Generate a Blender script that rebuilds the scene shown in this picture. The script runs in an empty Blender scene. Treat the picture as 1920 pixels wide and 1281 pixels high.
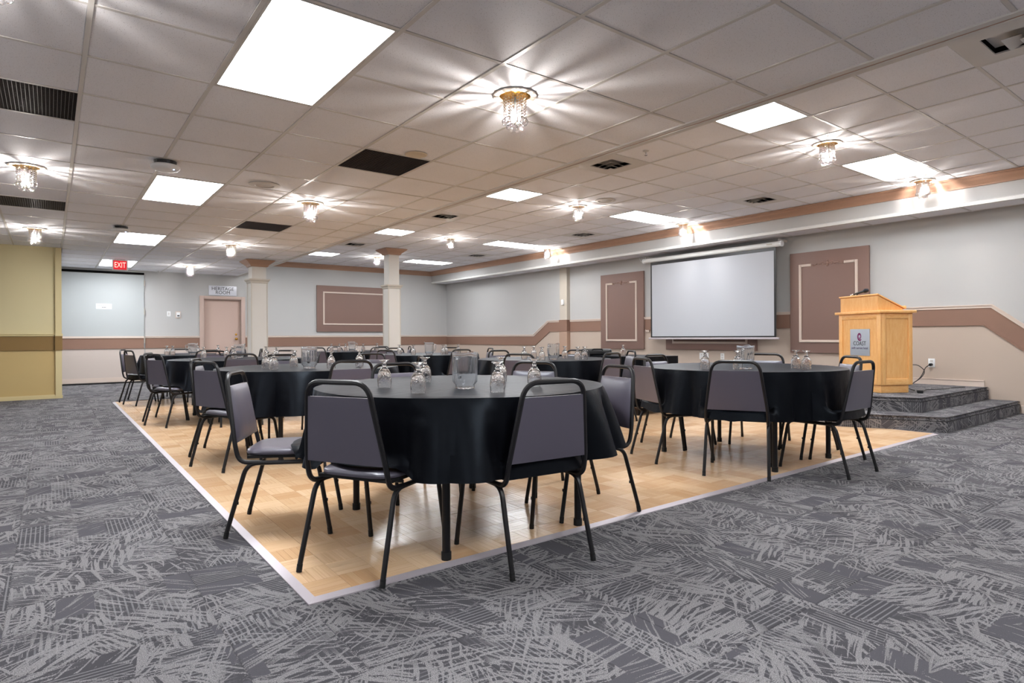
import bpy, bmesh, math, random
from math import pi, sin, cos, radians, sqrt, atan2, hypot
from mathutils import Vector, Matrix
S = bpy.context.scene
C = S.collection
rnd = random.Random(7)

# ------------------------------------------------------------------ camera, world, exposure
TH, F, CY, ROLL, CAMH = 0.6484, 1141.9, 631.4, -0.0053, 1.0
cam = bpy.data.cameras.new('camera')
cam.sensor_width = 36.0
cam.lens = F / 1920 * 36
cam.shift_y = (CY - 640.5) / 1920
cam.clip_start = 0.05
cam.clip_end = 100
camo = bpy.data.objects.new('camera', cam)
C.objects.link(camo)
camo.matrix_world = Matrix.Translation((0, 0, CAMH)) @ Matrix.Rotation(-TH, 4, 'Z') @ Matrix.Rotation(pi / 2, 4, 'X') @ Matrix.Rotation(ROLL, 4, 'Z')
S.camera = camo
w = bpy.data.worlds.new('world'); S.world = w
w.use_nodes = True
w.node_tree.nodes['Background'].inputs[0].default_value = (0.8, 0.85, 1, 1)
w.node_tree.nodes['Background'].inputs[1].default_value = 0.3
S.view_settings.view_transform = 'Standard'
S.view_settings.look = 'None'
S.view_settings.gamma = 1
S.view_settings.use_curve_mapping = False
S.view_settings.exposure = 0.22
PANEL_L = 28.0        # radiance of the fluorescent diffusers
BULB_L = 2800.0      # radiance of the small bulbs in the crystal fixtures
S.cycles.max_bounces = 14
S.cycles.diffuse_bounces = 8
S.cycles.glossy_bounces = 4
S.cycles.transmission_bounces = 10
S.cycles.transparent_max_bounces = 12
S.cycles.caustics_reflective = False
S.cycles.caustics_refractive = False
S.cycles.sample_clamp_indirect = 6

def px(u, v, z):
    """point of the plane at height z seen at a pixel of the photograph (used once, to place things)"""
    a, b = u - 960, v - CY
    c, s = cos(ROLL), sin(ROLL)
    a, b = c * a + s * b, -s * a + c * b
    r, up = a / F, -b / F
    d = (sin(TH) + r * cos(TH), cos(TH) - r * sin(TH), up)
    t = (z - CAMH) / up
    return (d[0] * t, d[1] * t)

# ------------------------------------------------------------------ room numbers
ZL, ZU, ZS = 2.54, 2.97, 2.62          # low ceiling, high ceiling, underside of the soffit
XL, XW, YF, YB = -5.0, 9.75, 16.2, -4.5
XE = 3.73                              # edge of the low ceiling
YP, XP = 12.85, 0.14                   # left partition wall
XS = 9.25                              # face of the soffit

# ------------------------------------------------------------------ materials
def lin(c):
    f = lambda x: x / 12.92 if x <= 0.04045 else ((x + 0.055) / 1.055) ** 2.4
    return tuple(f(v / 255) for v in c) + (1,)
def mat(name, rgb, rough=0.6, metal=0.0, spec=0.5, **kw):
    m = bpy.data.materials.new(name); m.use_nodes = True
    b = m.node_tree.nodes['Principled BSDF']
    b.inputs['Base Color'].default_value = lin(rgb)
    b.inputs['Roughness'].default_value = rough
    b.inputs['Metallic'].default_value = metal
    b.inputs['Specular IOR Level'].default_value = spec
    for k, v in kw.items():
        b.inputs[k.replace('_', ' ')].default_value = v
    return m
class NT:
    def __init__(s, m):
        s.t = m.node_tree; s.b = s.t.nodes['Principled BSDF']
    def n(s, kind, ins=None, **attrs):
        x = s.t.nodes.new('ShaderNode' + kind)
        for k, v in attrs.items(): setattr(x, k, v)
        for k, v in (ins or {}).items():
            if isinstance(v, bpy.types.NodeSocket): s.t.links.new(v, x.inputs[k])
            else: x.inputs[k].default_value = v
        return x
    def math(s, op, a, b=0.0, c=0.0, clamp=False):
        x = s.n('Math', {0: a, 1: b, 2: c}, operation=op, use_clamp=clamp); return x.outputs[0]
    def vmath(s, op, a, b=(0, 0, 0)):
        x = s.n('VectorMath', {0: a, 1: b}, operation=op); return x.outputs[0]
    def ramp(s, fac, a, b):
        return s.n('MapRange', {0: fac, 1: a, 2: b, 3: 0.0, 4: 1.0}, clamp=True, interpolation_type='SMOOTHSTEP').outputs[0]
    def mix(s, f, a, b):
        x = s.n('Mix', data_type='RGBA')
        for i, v in ((0, f), (6, a), (7, b)):
            if isinstance(v, bpy.types.NodeSocket): s.t.links.new(v, x.inputs[i])
            else: x.inputs[i].default_value = v
        return x.outputs[2]
    def link(s, a, name): s.t.links.new(a, s.b.inputs[name])
    def bump(s, h, strength, dist=0.002):
        x = s.n('Bump', {'Height': h, 'Strength': strength, 'Distance': dist}); s.link(x.outputs[0], 'Normal')
def emis(name, rgb, strength):
    m = mat(name, rgb if strength < 5 else (240, 240, 240))
    b = m.node_tree.nodes['Principled BSDF']
    b.inputs['Emission Color'].default_value = lin(rgb)
    b.inputs['Emission Strength'].default_value = strength
    return m
def paint(name, rgb, rough=0.55, amt=0.05, scale=60):
    m = mat(name, rgb, rough, spec=0.3); t = NT(m)
    p = t.n('NewGeometry').outputs['Position']
    n1 = t.n('TexNoise', {'Vector': p, 'Scale': 1.3, 'Detail': 3.0}).outputs[0]
    c = lin(rgb); k = 1 - amt
    t.link(t.mix(n1, (c[0]*k, c[1]*k, c[2]*k, 1), c), 'Base Color')
    n2 = t.n('TexNoise', {'Vector': p, 'Scale': float(scale*4), 'Detail': 2.0}).outputs[0]
    t.bump(n2, 0.08, 0.001)
    return m
M = {}
M['wall'] = paint('wall_grey_white', (184, 184, 183))
M['beige'] = paint('wall_beige', (188, 172, 158))
M['beige_far'] = paint('wall_beige_far', (198, 186, 178))
M['brown'] = paint('band_brown', (138, 108, 93))
M['panelbrown'] = paint('panel_brown', (132, 107, 98))
M['trim'] = paint('trim_beige', (211, 195, 183), 0.4)
M['crown'] = paint('crown_tan', (170, 136, 115), 0.45)
M['olive'] = paint('wall_olive_tan', (216, 203, 160))  # warm light on the left wall put into its wall, band and trim colours
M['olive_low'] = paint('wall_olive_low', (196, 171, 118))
M['olive_band'] = paint('band_olive_brown', (136, 108, 64))
M['olive_trim'] = paint('trim_olive', (212, 196, 150), 0.4)
M['white'] = paint('white_paint', (224, 224, 222), 0.4, 0.02)
M['bar'] = mat('ceiling_bar_white', (205, 203, 200), 0.45)
M['doorp'] = paint('door_paint', (196, 172, 160), 0.45)
M['doorf'] = paint('door_frame_paint', (190, 168, 157), 0.45)
M['colbeige'] = paint('column_beige', (203, 199, 192))
M['coledge'] = paint('column_edge', (190, 182, 170))
M['black'] = mat('black_plastic', (22, 22, 24), 0.4)
M['void'] = mat('dark_void', (10, 9, 9), 0.9, spec=0.1)
M['steel'] = mat('black_enamel_steel', (19, 18, 21), 0.4, 0.0, 0.4)
M['rubber'] = mat('rubber', (14, 14, 15), 0.75)
M['chrome'] = mat('chrome', (210, 210, 212), 0.18, 1.0)
M['alu'] = mat('aluminium_edge', (192, 184, 190), 0.45, 0.3)
M['brass'] = mat('brass', (212, 160, 70), 0.22, 1.0)
M['plastic'] = mat('white_plastic', (232, 234, 235), 0.4)
M['paper'] = mat('paper', (226, 229, 233), 0.7)
M['ink'] = mat('ink', (38, 42, 48), 0.6)
M['ink2'] = mat('ink_faint', (150, 158, 164), 0.6)
M['purple'] = mat('purple_ink', (112, 14, 88), 0.5)
M['screen'] = mat('screen_fabric', (178, 181, 187), 0.8, spec=0.2)
M['plaque'] = mat('brushed_plaque', (176, 186, 198), 0.5, 0.15)
M['room_sign'] = mat('sign_acrylic', (214, 216, 224), 0.25)
M['diff'] = emis('light_diffuser', (248, 250, 253), PANEL_L)
M['bulb'] = emis('warm_bulb', (255, 247, 240), BULB_L)
M['led'] = emis('blue_led', (150, 190, 255), 12.0)
M['exit_red'] = emis('exit_red', (226, 30, 44), 0.55)
M['exit_txt'] = emis('exit_letters', (255, 205, 190), 1.1)
M['bag'] = mat('bag_nylon', (20, 20, 22), 0.5)

def glass(name, rough=0.0, ior=1.45, tint=(1, 1, 1, 1)):
    m = bpy.data.materials.new(name); m.use_nodes = True
    t = m.node_tree; t.nodes.clear()
    g = t.nodes.new('ShaderNodeBsdfGlass'); g.inputs['Roughness'].default_value = rough
    g.inputs['IOR'].default_value = ior; g.inputs['Color'].default_value = tint
    o = t.nodes.new('ShaderNodeOutputMaterial'); t.links.new(g.outputs[0], o.inputs[0])
    return m
M['crystal'] = glass('crystal', 0.0, 1.5)
t_ = M['crystal'].node_tree; mx = t_.nodes.new('ShaderNodeMixShader'); tr = t_.nodes.new('ShaderNodeBsdfTransparent')
mx.inputs[0].default_value = 0.42
t_.links.new(t_.nodes['Glass BSDF'].outputs[0], mx.inputs[1]); t_.links.new(tr.outputs[0], mx.inputs[2]); t_.links.new(mx.outputs[0], t_.nodes['Material Output'].inputs[0])
M['goblet'] = glass('goblet_glass', 0.0, 1.45)
def relief(m_, scale, strength, dist):
    t_ = m_.node_tree; n_ = t_.nodes.new('ShaderNodeTexNoise'); n_.inputs['Scale'].default_value = scale; n_.inputs['Detail'].default_value = 1.0
    c_ = t_.nodes.new('ShaderNodeTexCoord'); b_ = t_.nodes.new('ShaderNodeBump'); b_.inputs['Strength'].default_value = strength; b_.inputs['Distance'].default_value = dist
    t_.links.new(c_.outputs['Object'], n_.inputs['Vector']); t_.links.new(n_.outputs[0], b_.inputs['Height']); t_.links.new(b_.outputs[0], t_.nodes['Glass BSDF'].inputs['Normal'])
def cloudy(m_, f_, rgb):
    t_ = m_.node_tree; mx_ = t_.nodes.new('ShaderNodeMixShader'); d_ = t_.nodes.new('ShaderNodeBsdfDiffuse'); tl_ = t_.nodes.new('ShaderNodeBsdfTranslucent'); m2_ = t_.nodes.new('ShaderNodeMixShader')
    d_.inputs[0].default_value = tl_.inputs[0].default_value = rgb; mx_.inputs[0].default_value = f_
    t_.links.new(d_.outputs[0], m2_.inputs[1]); t_.links.new(tl_.outputs[0], m2_.inputs[2])
    t_.links.new(t_.nodes['Glass BSDF'].outputs[0], mx_.inputs[1]); t_.links.new(m2_.outputs[0], mx_.inputs[2]); t_.links.new(mx_.outputs[0], t_.nodes['Material Output'].inputs[0])
relief(M['goblet'], 75.0, 0.5, 0.004); cloudy(M['goblet'], 0.012, (0.9, 0.92, 0.94, 1))
M['pitcher'] = glass('clear_plastic', 0.03, 1.4, (0.98, 0.99, 1.0, 1)); cloudy(M['pitcher'], 0.06, (0.9, 0.92, 0.94, 1))

# acoustic ceiling tile: pinholes and fissures
m = M['tile'] = mat('acoustic_tile', (232, 229, 227), 0.85, spec=0.15); t = NT(m)
p = t.n('NewGeometry').outputs['Position']
v1 = t.n('TexVoronoi', {'Vector': p, 'Scale': 150.0, 'Randomness': 1.0}).outputs['Distance']
n1 = t.n('TexNoise', {'Vector': p, 'Scale': 260.0, 'Detail': 2.0}).outputs[0]
hole = t.math('MULTIPLY', t.ramp(v1, 0.24, 0.13), t.ramp(n1, 0.47, 0.56))
n2 = t.n('TexNoise', {'Vector': p, 'Scale': 2.0, 'Detail': 2.0}).outputs[0]
col = t.mix(n2, lin((230, 231, 236)), lin((239, 240, 245)))
t.link(t.mix(hole, col, lin((92, 84, 82))), 'Base Color')
t.bump(t.math('SUBTRACT', 1.0, hole), 0.35, 0.002)

# oak of the podium
def wood(name, a, b, rough, coords='Object', sc=(9, 9, 0.9)):
    m = mat(name, a, rough, spec=0.45); t = NT(m)
    p = t.n('TexCoord').outputs[coords]
    q = t.vmath('MULTIPLY', p, sc)
    n1 = t.n('TexNoise', {'Vector': q, 'Scale': 6.0, 'Detail': 6.0, 'Roughness': 0.65, 'Distortion': 0.6}).outputs[0]
    n2 = t.n('TexNoise', {'Vector': q, 'Scale': 30.0, 'Detail': 3.0}).outputs[0]
    f = t.math('ADD', t.math('MULTIPLY', t.ramp(n1, 0.3, 0.7), 0.7), t.math('MULTIPLY', t.ramp(n2, 0.35, 0.65), 0.3))
    t.link(t.mix(f, lin(a), lin(b)), 'Base Color')
    return m
M['oak'] = wood('oak', (236, 172, 100), (248, 200, 134), 0.36)
M['oakflat'] = wood('oak_flat', (238, 174, 102), (250, 202, 136), 0.34, sc=(3, 3, 9))

# parquet slats
m = M['parquet'] = mat('parquet_oak', (200, 160, 112), 0.27, spec=0.5); t = NT(m)
uv = t.n('UVMap', uv_map='uv').outputs[0]
isl = t.n('NewGeometry').outputs['Random Per Island']
q = t.vmath('MULTIPLY', uv, (2.2, 240, 1))
n1 = t.n('TexNoise', {'Vector': q, 'Scale': 1.2, 'Detail': 2.0, 'Roughness': 0.5}).outputs[0]
at = t.n('Attribute', attribute_name='tone').outputs['Fac']
base = t.mix(t.math('FRACT', t.math('ADD', t.math('MULTIPLY', at, 1.0), 0.0)), lin((214, 172, 128)), lin((244, 212, 174)))
base = t.mix(t.math('MULTIPLY', t.ramp(n1, 0.40, 0.70), 0.30), base, lin((190, 144, 104)))
t.link(base, 'Base Color')
t.bump(n1, 0.05, 0.001)
r2 = t.n('TexNoise', {'Vector': uv, 'Scale': 9.0}).outputs[0]
t.link(t.math('ADD', 0.15, t.math('MULTIPLY', r2, 0.12)), 'Roughness')

# twig-patterned carpet
m = M['carpet'] = mat('carpet_twig', (90, 90, 95), 0.95, spec=0.1); t = NT(m)
uv0 = t.n('UVMap', uv_map='uv').outputs[0]
wv = t.n('TexNoise', {'Vector': uv0, 'Scale': 6.0, 'Detail': 1.0}).outputs['Color']
uv = t.vmath('ADD', uv0, t.vmath('MULTIPLY', t.vmath('SUBTRACT', wv, (0.5, 0.5, 0.5)), (0.025, 0.025, 0)))
yarn = t.n('TexNoise', {'Vector': uv0, 'Scale': 190.0, 'Detail': 1.0}).outputs[0]
def strokes(scale, off, sx, sy, lo, hi, seed):
    pv = t.vmath('ADD', uv, off)
    vo = t.n('TexVoronoi', {'Vector': pv, 'Scale': scale}, voronoi_dimensions='2D')
    sep = t.n('SeparateColor', {0: vo.outputs['Color']})
    rot = t.n('VectorRotate', {'Vector': pv, 'Angle': t.math('MULTIPLY', sep.outputs[0], 6.2832)}, rotation_type='Z_AXIS')
    z = t.n('CombineXYZ', {2: t.math('MULTIPLY', sep.outputs[1], 40.0)}).outputs[0]
    q = t.vmath('ADD', t.vmath('MULTIPLY', rot.outputs[0], (sx, sy, 0)), z)
    nn = t.n('TexNoise', {'Vector': q, 'Scale': 1.0, 'Detail': 1.2, 'Roughness': 0.4}).outputs[0]
    return t.ramp(t.math('ADD', nn, t.math('MULTIPLY', t.math('SUBTRACT', yarn, 0.5), 0.16)), lo, hi)
s1 = strokes(4.8, (0.3, 0.1, 0), 5.2, 70, 0.505, 0.55, 1)
s2 = strokes(3.8, (3.7, 5.1, 0), 6, 78, 0.565, 0.605, 2)
s3 = strokes(3.0, (9.2, 1.7, 0), 3.6, 86, 0.60, 0.63, 3)
gate = t.ramp(t.n('TexNoise', {'Vector': uv0, 'Scale': 2.6, 'Detail': 2.0}).outputs[0], 0.36, 0.50)
s1 = t.math('MULTIPLY', s1, gate)
tw = t.math('MAXIMUM', s1, t.math('MAXIMUM', s2, s3))
# rectangular patches of corduroy stripe
sc = t.vmath('MULTIPLY', t.vmath('ADD', uv0, t.vmath('MULTIPLY', wv, (0.015, 0.015, 0))), (8.4, 4.1, 1))
cell = t.vmath('FLOOR', sc)
wn = t.n('TexWhiteNoise', {'Vector': cell}, noise_dimensions='2D')
sepw = t.n('SeparateColor', {0: wn.outputs['Color']})
patch = t.math('GREATER_THAN', wn.outputs['Value'], 0.80)
patchd = t.math('GREATER_THAN', wn.outputs['Value'], 0.90)
sx = t.n('SeparateXYZ', {0: uv0})
st = t.math('SINE', t.math('MULTIPLY', sx.outputs[0], 2 * pi / 0.019))
stripe = t.ramp(st, 0.35, 0.85)
fine = t.n('TexNoise', {'Vector': uv0, 'Scale': 330.0, 'Detail': 1.0}).outputs[0]
fz = t.ramp(fine, 0.35, 0.65)
dark, light = lin((72, 71, 75)), lin((148, 146, 147))
n4 = t.n('TexNoise', {'Vector': uv0, 'Scale': 3.0, 'Detail': 2.0}).outputs[0]
ground = t.mix(t.math('MULTIPLY', stripe, t.ramp(n4, 0.42, 0.62)), dark, lin((126, 126, 129)))
colr = t.mix(t.math('MULTIPLY', tw, t.math('ADD', 0.55, t.math('MULTIPLY', fz, 0.45))), ground, light)
pcol = t.mix(t.math('MULTIPLY', stripe, 0.6), lin((72, 71, 75)), lin((150, 149, 151)))
pcol = t.mix(patchd, pcol, lin((84, 83, 88)))
fin = t.mix(t.math('MULTIPLY', patch, t.math('SUBTRACT', 1.0, t.math('MULTIPLY', s3, 0.8))), colr, pcol)
fin = t.mix(t.math('MULTIPLY', t.math('SUBTRACT', 1.0, fz), 0.42), fin, lin((72, 71, 75)))
t.link(fin, 'Base Color')
t.bump(t.math('ADD', tw, fz), 0.25, 0.002)

# upholstery vinyl and table linen
m = M['vinyl'] = mat('grey_vinyl', (84, 79, 91), 0.4, spec=0.6, Coat_Weight=0.35, Coat_Roughness=0.3, Specular_Tint=(0.85, 0.93, 1, 1)); t = NT(m)
p = t.n('TexCoord').outputs['Object']
t.bump(t.n('TexNoise', {'Vector': p, 'Scale': 260.0, 'Detail': 2.0}).outputs[0], 0.12, 0.001)
m = M['linen'] = mat('black_linen', (9, 9, 13), 0.42, spec=0.14, Sheen_Weight=0.05, Sheen_Roughness=0.35, Sheen_Tint=(0.5, 0.68, 1, 1), Specular_Tint=(0.7, 0.84, 1, 1)); t = NT(m)
p = t.n('TexCoord').outputs['Object']
t.bump(t.n('TexNoise', {'Vector': p, 'Scale': 14.0, 'Detail': 4.0}).outputs[0], 0.25, 0.01)

# ------------------------------------------------------------------ mesh helpers
def finish(name, bm, m, parent=None, smooth=False, mats=None):
    bmesh.ops.recalc_face_normals(bm, faces=bm.faces[:])
    me = bpy.data.meshes.new(name); bm.to_mesh(me); bm.free()
    for x in (mats or [m]): me.materials.append(x)
    if smooth:
        me.polygons.foreach_set('use_smooth', [True] * len(me.polygons))
        me.set_sharp_from_angle(angle=radians(40))
    o = bpy.data.objects.new(name, me); C.objects.link(o)
    if parent: o.parent = parent
    return o
def tag(o, label=None, cat=None, group=None, kind=None):
    for k, v in (('label', label), ('category', cat), ('group', group), ('kind', kind)):
        if v: o[k] = v
    return o
def thing(name, label, cat, loc=(0, 0, 0), rz=0.0, group=None):
    o = bpy.data.objects.new(name, None); C.objects.link(o)
    o.empty_display_size = 0.1
    o.location = loc; o.rotation_euler = (0, 0, rz)
    return tag(o, label, cat, group)
def struct_empty(name):
    o = bpy.data.objects.new(name, None); C.objects.link(o); o['kind'] = 'structure'; return o
def box(bm, a, b, bev=0.0, rot=None):
    a, b = Vector(a), Vector(b)
    r = bmesh.ops.create_cube(bm, size=1.0)
    vs = r['verts']
    c, d = (a + b) / 2, b - a
    for v in vs: v.co = Vector((v.co.x * d.x, v.co.y * d.y, v.co.z * d.z)) + c
    if bev:
        es = list({e for v in vs for e in v.link_edges})
        bmesh.ops.bevel(bm, geom=es, offset=bev, segments=2, affect='EDGES', profile=0.5)
    return vs
def boxo(name, a, b, m, parent=None, bev=0.0, label=None):
    bm = bmesh.new(); box(bm, a, b, bev)
    o = finish(name, bm, m, parent, smooth=bev > 0)
    if label: o['label'] = label
    return o
def prism(bm, poly, a, b, axis):
    """extrude a polygon (list of 2-tuples) from a to b along an axis"""
    def P(p, q):
        return {'x': (q, p[0], p[1]), 'y': (p[0], q, p[1]), 'z': (p[0], p[1], q)}[axis]
    v0 = [bm.verts.new(P(p, a)) for p in poly]; v1 = [bm.verts.new(P(p, b)) for p in poly]
    n = len(poly)
    bm.faces.new(v0); bm.faces.new(v1[::-1])
    for i in range(n): bm.faces.new((v0[i], v0[(i + 1) % n], v1[(i + 1) % n], v1[i]))
def fillet(pts, r, n=5):
    pts = [Vector(p) for p in pts]; out = [pts[0]]
    for i in range(1, len(pts) - 1):
        p, a, b = pts[i], pts[i - 1] - pts[i], pts[i + 1] - pts[i]
        rr = r[i - 1] if isinstance(r, (list, tuple)) else r
        d = min(rr, a.length * 0.49, b.length * 0.49)
        p0, p1 = p + a.normalized() * d, p + b.normalized() * d
        for k in range(n + 1):
            s = k / n
            out.append(p0 * (1 - s) ** 2 + p * 2 * s * (1 - s) + p1 * s * s)
    out.append(pts[-1]); return out
def tube(bm, pts, rad, seg=8, closed=False, caps=True, squash=1.0):
    pts = [Vector(p) for p in pts]; n = len(pts); rings = []
    nrm = None
    for i, p in enumerate(pts):
        if closed: tn = (pts[(i + 1) % n] - pts[i - 1]).normalized()
        else: tn = (pts[min(i + 1, n - 1)] - pts[max(i - 1, 0)]).normalized()
        if nrm is None:
            up = Vector((0, 0, 1)) if abs(tn.z) < 0.9 else Vector((1, 0, 0))
            nrm = (up - tn * up.dot(tn)).normalized()
        else: nrm = (nrm - tn * nrm.dot(tn)).normalized()
        bi = tn.cross(nrm)
        r = rad[i] if isinstance(rad, (list, tuple)) else rad
        rings.append([bm.verts.new(p + nrm * cos(2 * pi * k / seg) * r + bi * sin(2 * pi * k / seg) * r * squash) for k in range(seg)])
    m = n if closed else n - 1
    for i in range(m):
        a, b = rings[i], rings[(i + 1) % n]
        for k in range(seg): bm.faces.new((a[k], a[(k + 1) % seg], b[(k + 1) % seg], b[k]))
    if caps and not closed: bm.faces.new(rings[0][::-1]); bm.faces.new(rings[-1])
def lathe(bm, prof, seg=24, c=(0, 0, 0), fn=None, close=False):
    rings = []
    for (r, z) in prof:
        if r < 1e-6: rings.append([bm.verts.new((c[0], c[1], c[2] + z))]); continue
        ring = []
        for k in range(seg):
            a = 2 * pi * k / seg; rr = r * (fn(a, z) if fn else 1)
            ring.append(bm.verts.new((c[0] + rr * cos(a), c[1] + rr * sin(a), c[2] + z)))
        rings.append(ring)
    if close: rings.append(rings[0])
    for a, b in zip(rings[:-1], rings[1:]):
        for k in range(seg):
            k2 = (k + 1) % seg
            if len(a) == 1 and len(b) == 1: continue
            if len(a) == 1: bm.faces.new((a[0], b[k2], b[k]))
            elif len(b) == 1: bm.faces.new((a[k], a[k2], b[0]))
            else: bm.faces.new((a[k], a[k2], b[k2], b[k]))
def sphere(bm, c, r, u=10, v=7):
    lathe(bm, [(r * sin(pi * i / v), -r * cos(pi * i / v)) for i in range(v + 1)], u, c)
def copy_tree(root, loc, rz, **props):
    r = root.copy(); C.objects.link(r); r.location = loc; r.rotation_euler = (0, 0, rz)
    for k, v in props.items(): r[k] = v
    for ch in root.children:
        c = ch.copy(); C.objects.link(c); c.parent = r
        for g in ch.children:
            d = g.copy(); C.objects.link(d); d.parent = c
    return r
def text(name, body, size, m, parent, loc, rot, ext=0.0008, align='CENTER', sx=1.0):
    cu = bpy.data.curves.new(name, 'FONT'); cu.body = body; cu.size = size; cu.extrude = ext
    cu.align_x = align; cu.align_y = 'CENTER'; cu.resolution_u = 3
    cu.materials.append(m)
    o = bpy.data.objects.new(name, cu); C.objects.link(o); o.parent = parent
    o.parent = None
    me = bpy.data.meshes.new_from_object(o); bpy.data.objects.remove(o)
    o = bpy.data.objects.new(name, me); C.objects.link(o); o.parent = parent
    o.location = loc; o.rotation_euler = rot; o.scale = (sx, 1, 1)
    return o

# ------------------------------------------------------------------ room shell
floor = boxo('floor', (XL, YB, -0.1), (XW + 0.2, YF + 0.2, -0.012), mat('subfloor', (70, 70, 74), 0.9))
floor['kind'] = 'structure'
DX0, DX1, DY0, DY1 = 0.765, 7.06, 2.276, 11.40     # dance floor

def carpet_quad(bm, uvl, x0, y0, x1, y1, z0=-0.012, z1=0.0, flip=False, off=(0, 0), bev=0.004):
    b = bev
    pts = [(x0, y0, z1 - 0.003), (x1, y0, z1 - 0.003), (x1, y1, z1 - 0.003), (x0, y1, z1 - 0.003),
           (x0 + b, y0 + b, z1), (x1 - b, y0 + b, z1), (x1 - b, y1 - b, z1), (x0 + b, y1 - b, z1),
           (x0, y0, z0), (x1, y0, z0), (x1, y1, z0), (x0, y1, z0)]
    vs = [bm.verts.new(p) for p in pts]
    faces = [(4, 5, 6, 7)] + [(i, (i + 1) % 4, 4 + (i + 1) % 4, 4 + i) for i in range(4)] + [(8 + i, 8 + (i + 1) % 4, (i + 1) % 4, i) for i in range(4)]
    for fi in faces:
        f = bm.faces.new([vs[i] for i in fi])
        for l in f.loops:
            x, y = l.vert.co.x - x0, l.vert.co.y - y0
            if flip: x, y = y, x
            l[uvl].uv = (x + off[0], y + off[1])
T = 0.60
cells = []
x = XL
i = 0
nx = int(math.ceil((XW - XL) / T)); ny = int(math.ceil((YF - YB) / T))
OX, OY = DX0 + 0.30 - 20 * T, DY0 - 0.55 - 20 * T
for i in range(60):
    for j in range(70):
        x0, y0 = OX + i * T, OY + j * T
        x1, y1 = min(x0 + T, XW), min(y0 + T, YF)
        x0, y0 = max(x0, XL), max(y0, YB)
        if x1 - x0 < 0.02 or y1 - y0 < 0.02: continue
        if x0 >= DX0 and x1 <= DX1 and y0 >= DY0 and y1 <= DY1: continue
        # cut away what lies under the dance floor
        rects = [(x0, y0, x1, y1)]
        if x1 > DX0 and x0 < DX1 and y1 > DY0 and y0 < DY1:
            rects = []
            if x0 < DX0: rects.append((x0, y0, DX0, y1))
            if x1 > DX1: rects.append((DX1, y0, x1, y1))
            xa, xb = max(x0, DX0), min(x1, DX1)
            if y0 < DY0: rects.append((xa, y0, xb, DY0))
            if y1 > DY1: rects.append((xa, DY1, xb, y1))
        for r in rects:
            cx, cy = (r[0] + r[2]) / 2, (r[1] + r[3]) / 2
            dep = cx * sin(TH) + cy * cos(TH); lat = cx * cos(TH) - cy * sin(TH)
            vis = dep > 1.0 and abs(lat) < dep * 0.84 + 0.5
            cells.append((0 if vis else 1, dep if dep > 0 else 99, r, (i + j) % 2 == 0))
cells.sort(key=lambda c: (c[0], c[1]))
big = bmesh.new(); bigl = big.loops.layers.uv.new('uv'); nt = 0
for k, (_, dep, r, fl) in enumerate(cells):
    if r[2] - r[0] < 0.012 or r[3] - r[1] < 0.012: continue
    off = (rnd.random() * 40, rnd.random() * 40)
    if nt < 240 and _ == 0:
        bm = bmesh.new(); ul = bm.loops.layers.uv.new('uv')
        carpet_quad(bm, ul, *r, flip=fl, off=off)
        finish('carpet_tile', bm, M['carpet'], floor); nt += 1
    else: carpet_quad(big, bigl, *r, flip=fl, off=off)
o = finish('carpet_tile_field', big, M['carpet'], floor); o['kind'] = 'stuff'

# parquet dance floor
df = thing('dance_floor', 'honey oak parquet dance floor with pale metal edging, laid on the grey carpet', 'dance floor', (0, 0, 0))
boxo('underlay', (DX0 + 0.01, DY0 + 0.01, -0.011), (DX1 - 0.01, DY1 - 0.01, 0.004), mat('parquet_joint', (92, 64, 40), 0.8), df)
E_ = 0.034
for nm, poly in (('edge', [(DX0, DY0), (DX1, DY0), (DX1 - E_, DY0 + E_), (DX0 + E_, DY0 + E_)]),
                 ('edge', [(DX0, DY0), (DX0 + E_, DY0 + E_), (DX0 + E_, DY1 - E_), (DX0, DY1)]),
                 ('edge', [(DX0, DY1), (DX0 + E_, DY1 - E_), (DX1 - E_, DY1 - E_), (DX1, DY1)]),
                 ('edge', [(DX1, DY0), (DX1, DY1), (DX1 - E_, DY1 - E_), (DX1 - E_, DY0 + E_)])):
    bm = bmesh.new()
    lo = [bm.verts.new((a, b, -0.012)) for a, b in poly]
    hi = [bm.verts.new((a, b, 0.012 if (DX0 + 0.01 < a < DX1 - 0.01 and DY0 + 0.01 < b < DY1 - 0.01) else 0.003)) for a, b in poly]
    bm.faces.new(lo[::-1]); bm.faces.new(hi)
    for q in range(4): bm.faces.new((lo[q], lo[(q + 1) % 4], hi[(q + 1) % 4], hi[q]))
    finish('metal_edge', bm, M['alu'], df)
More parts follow.
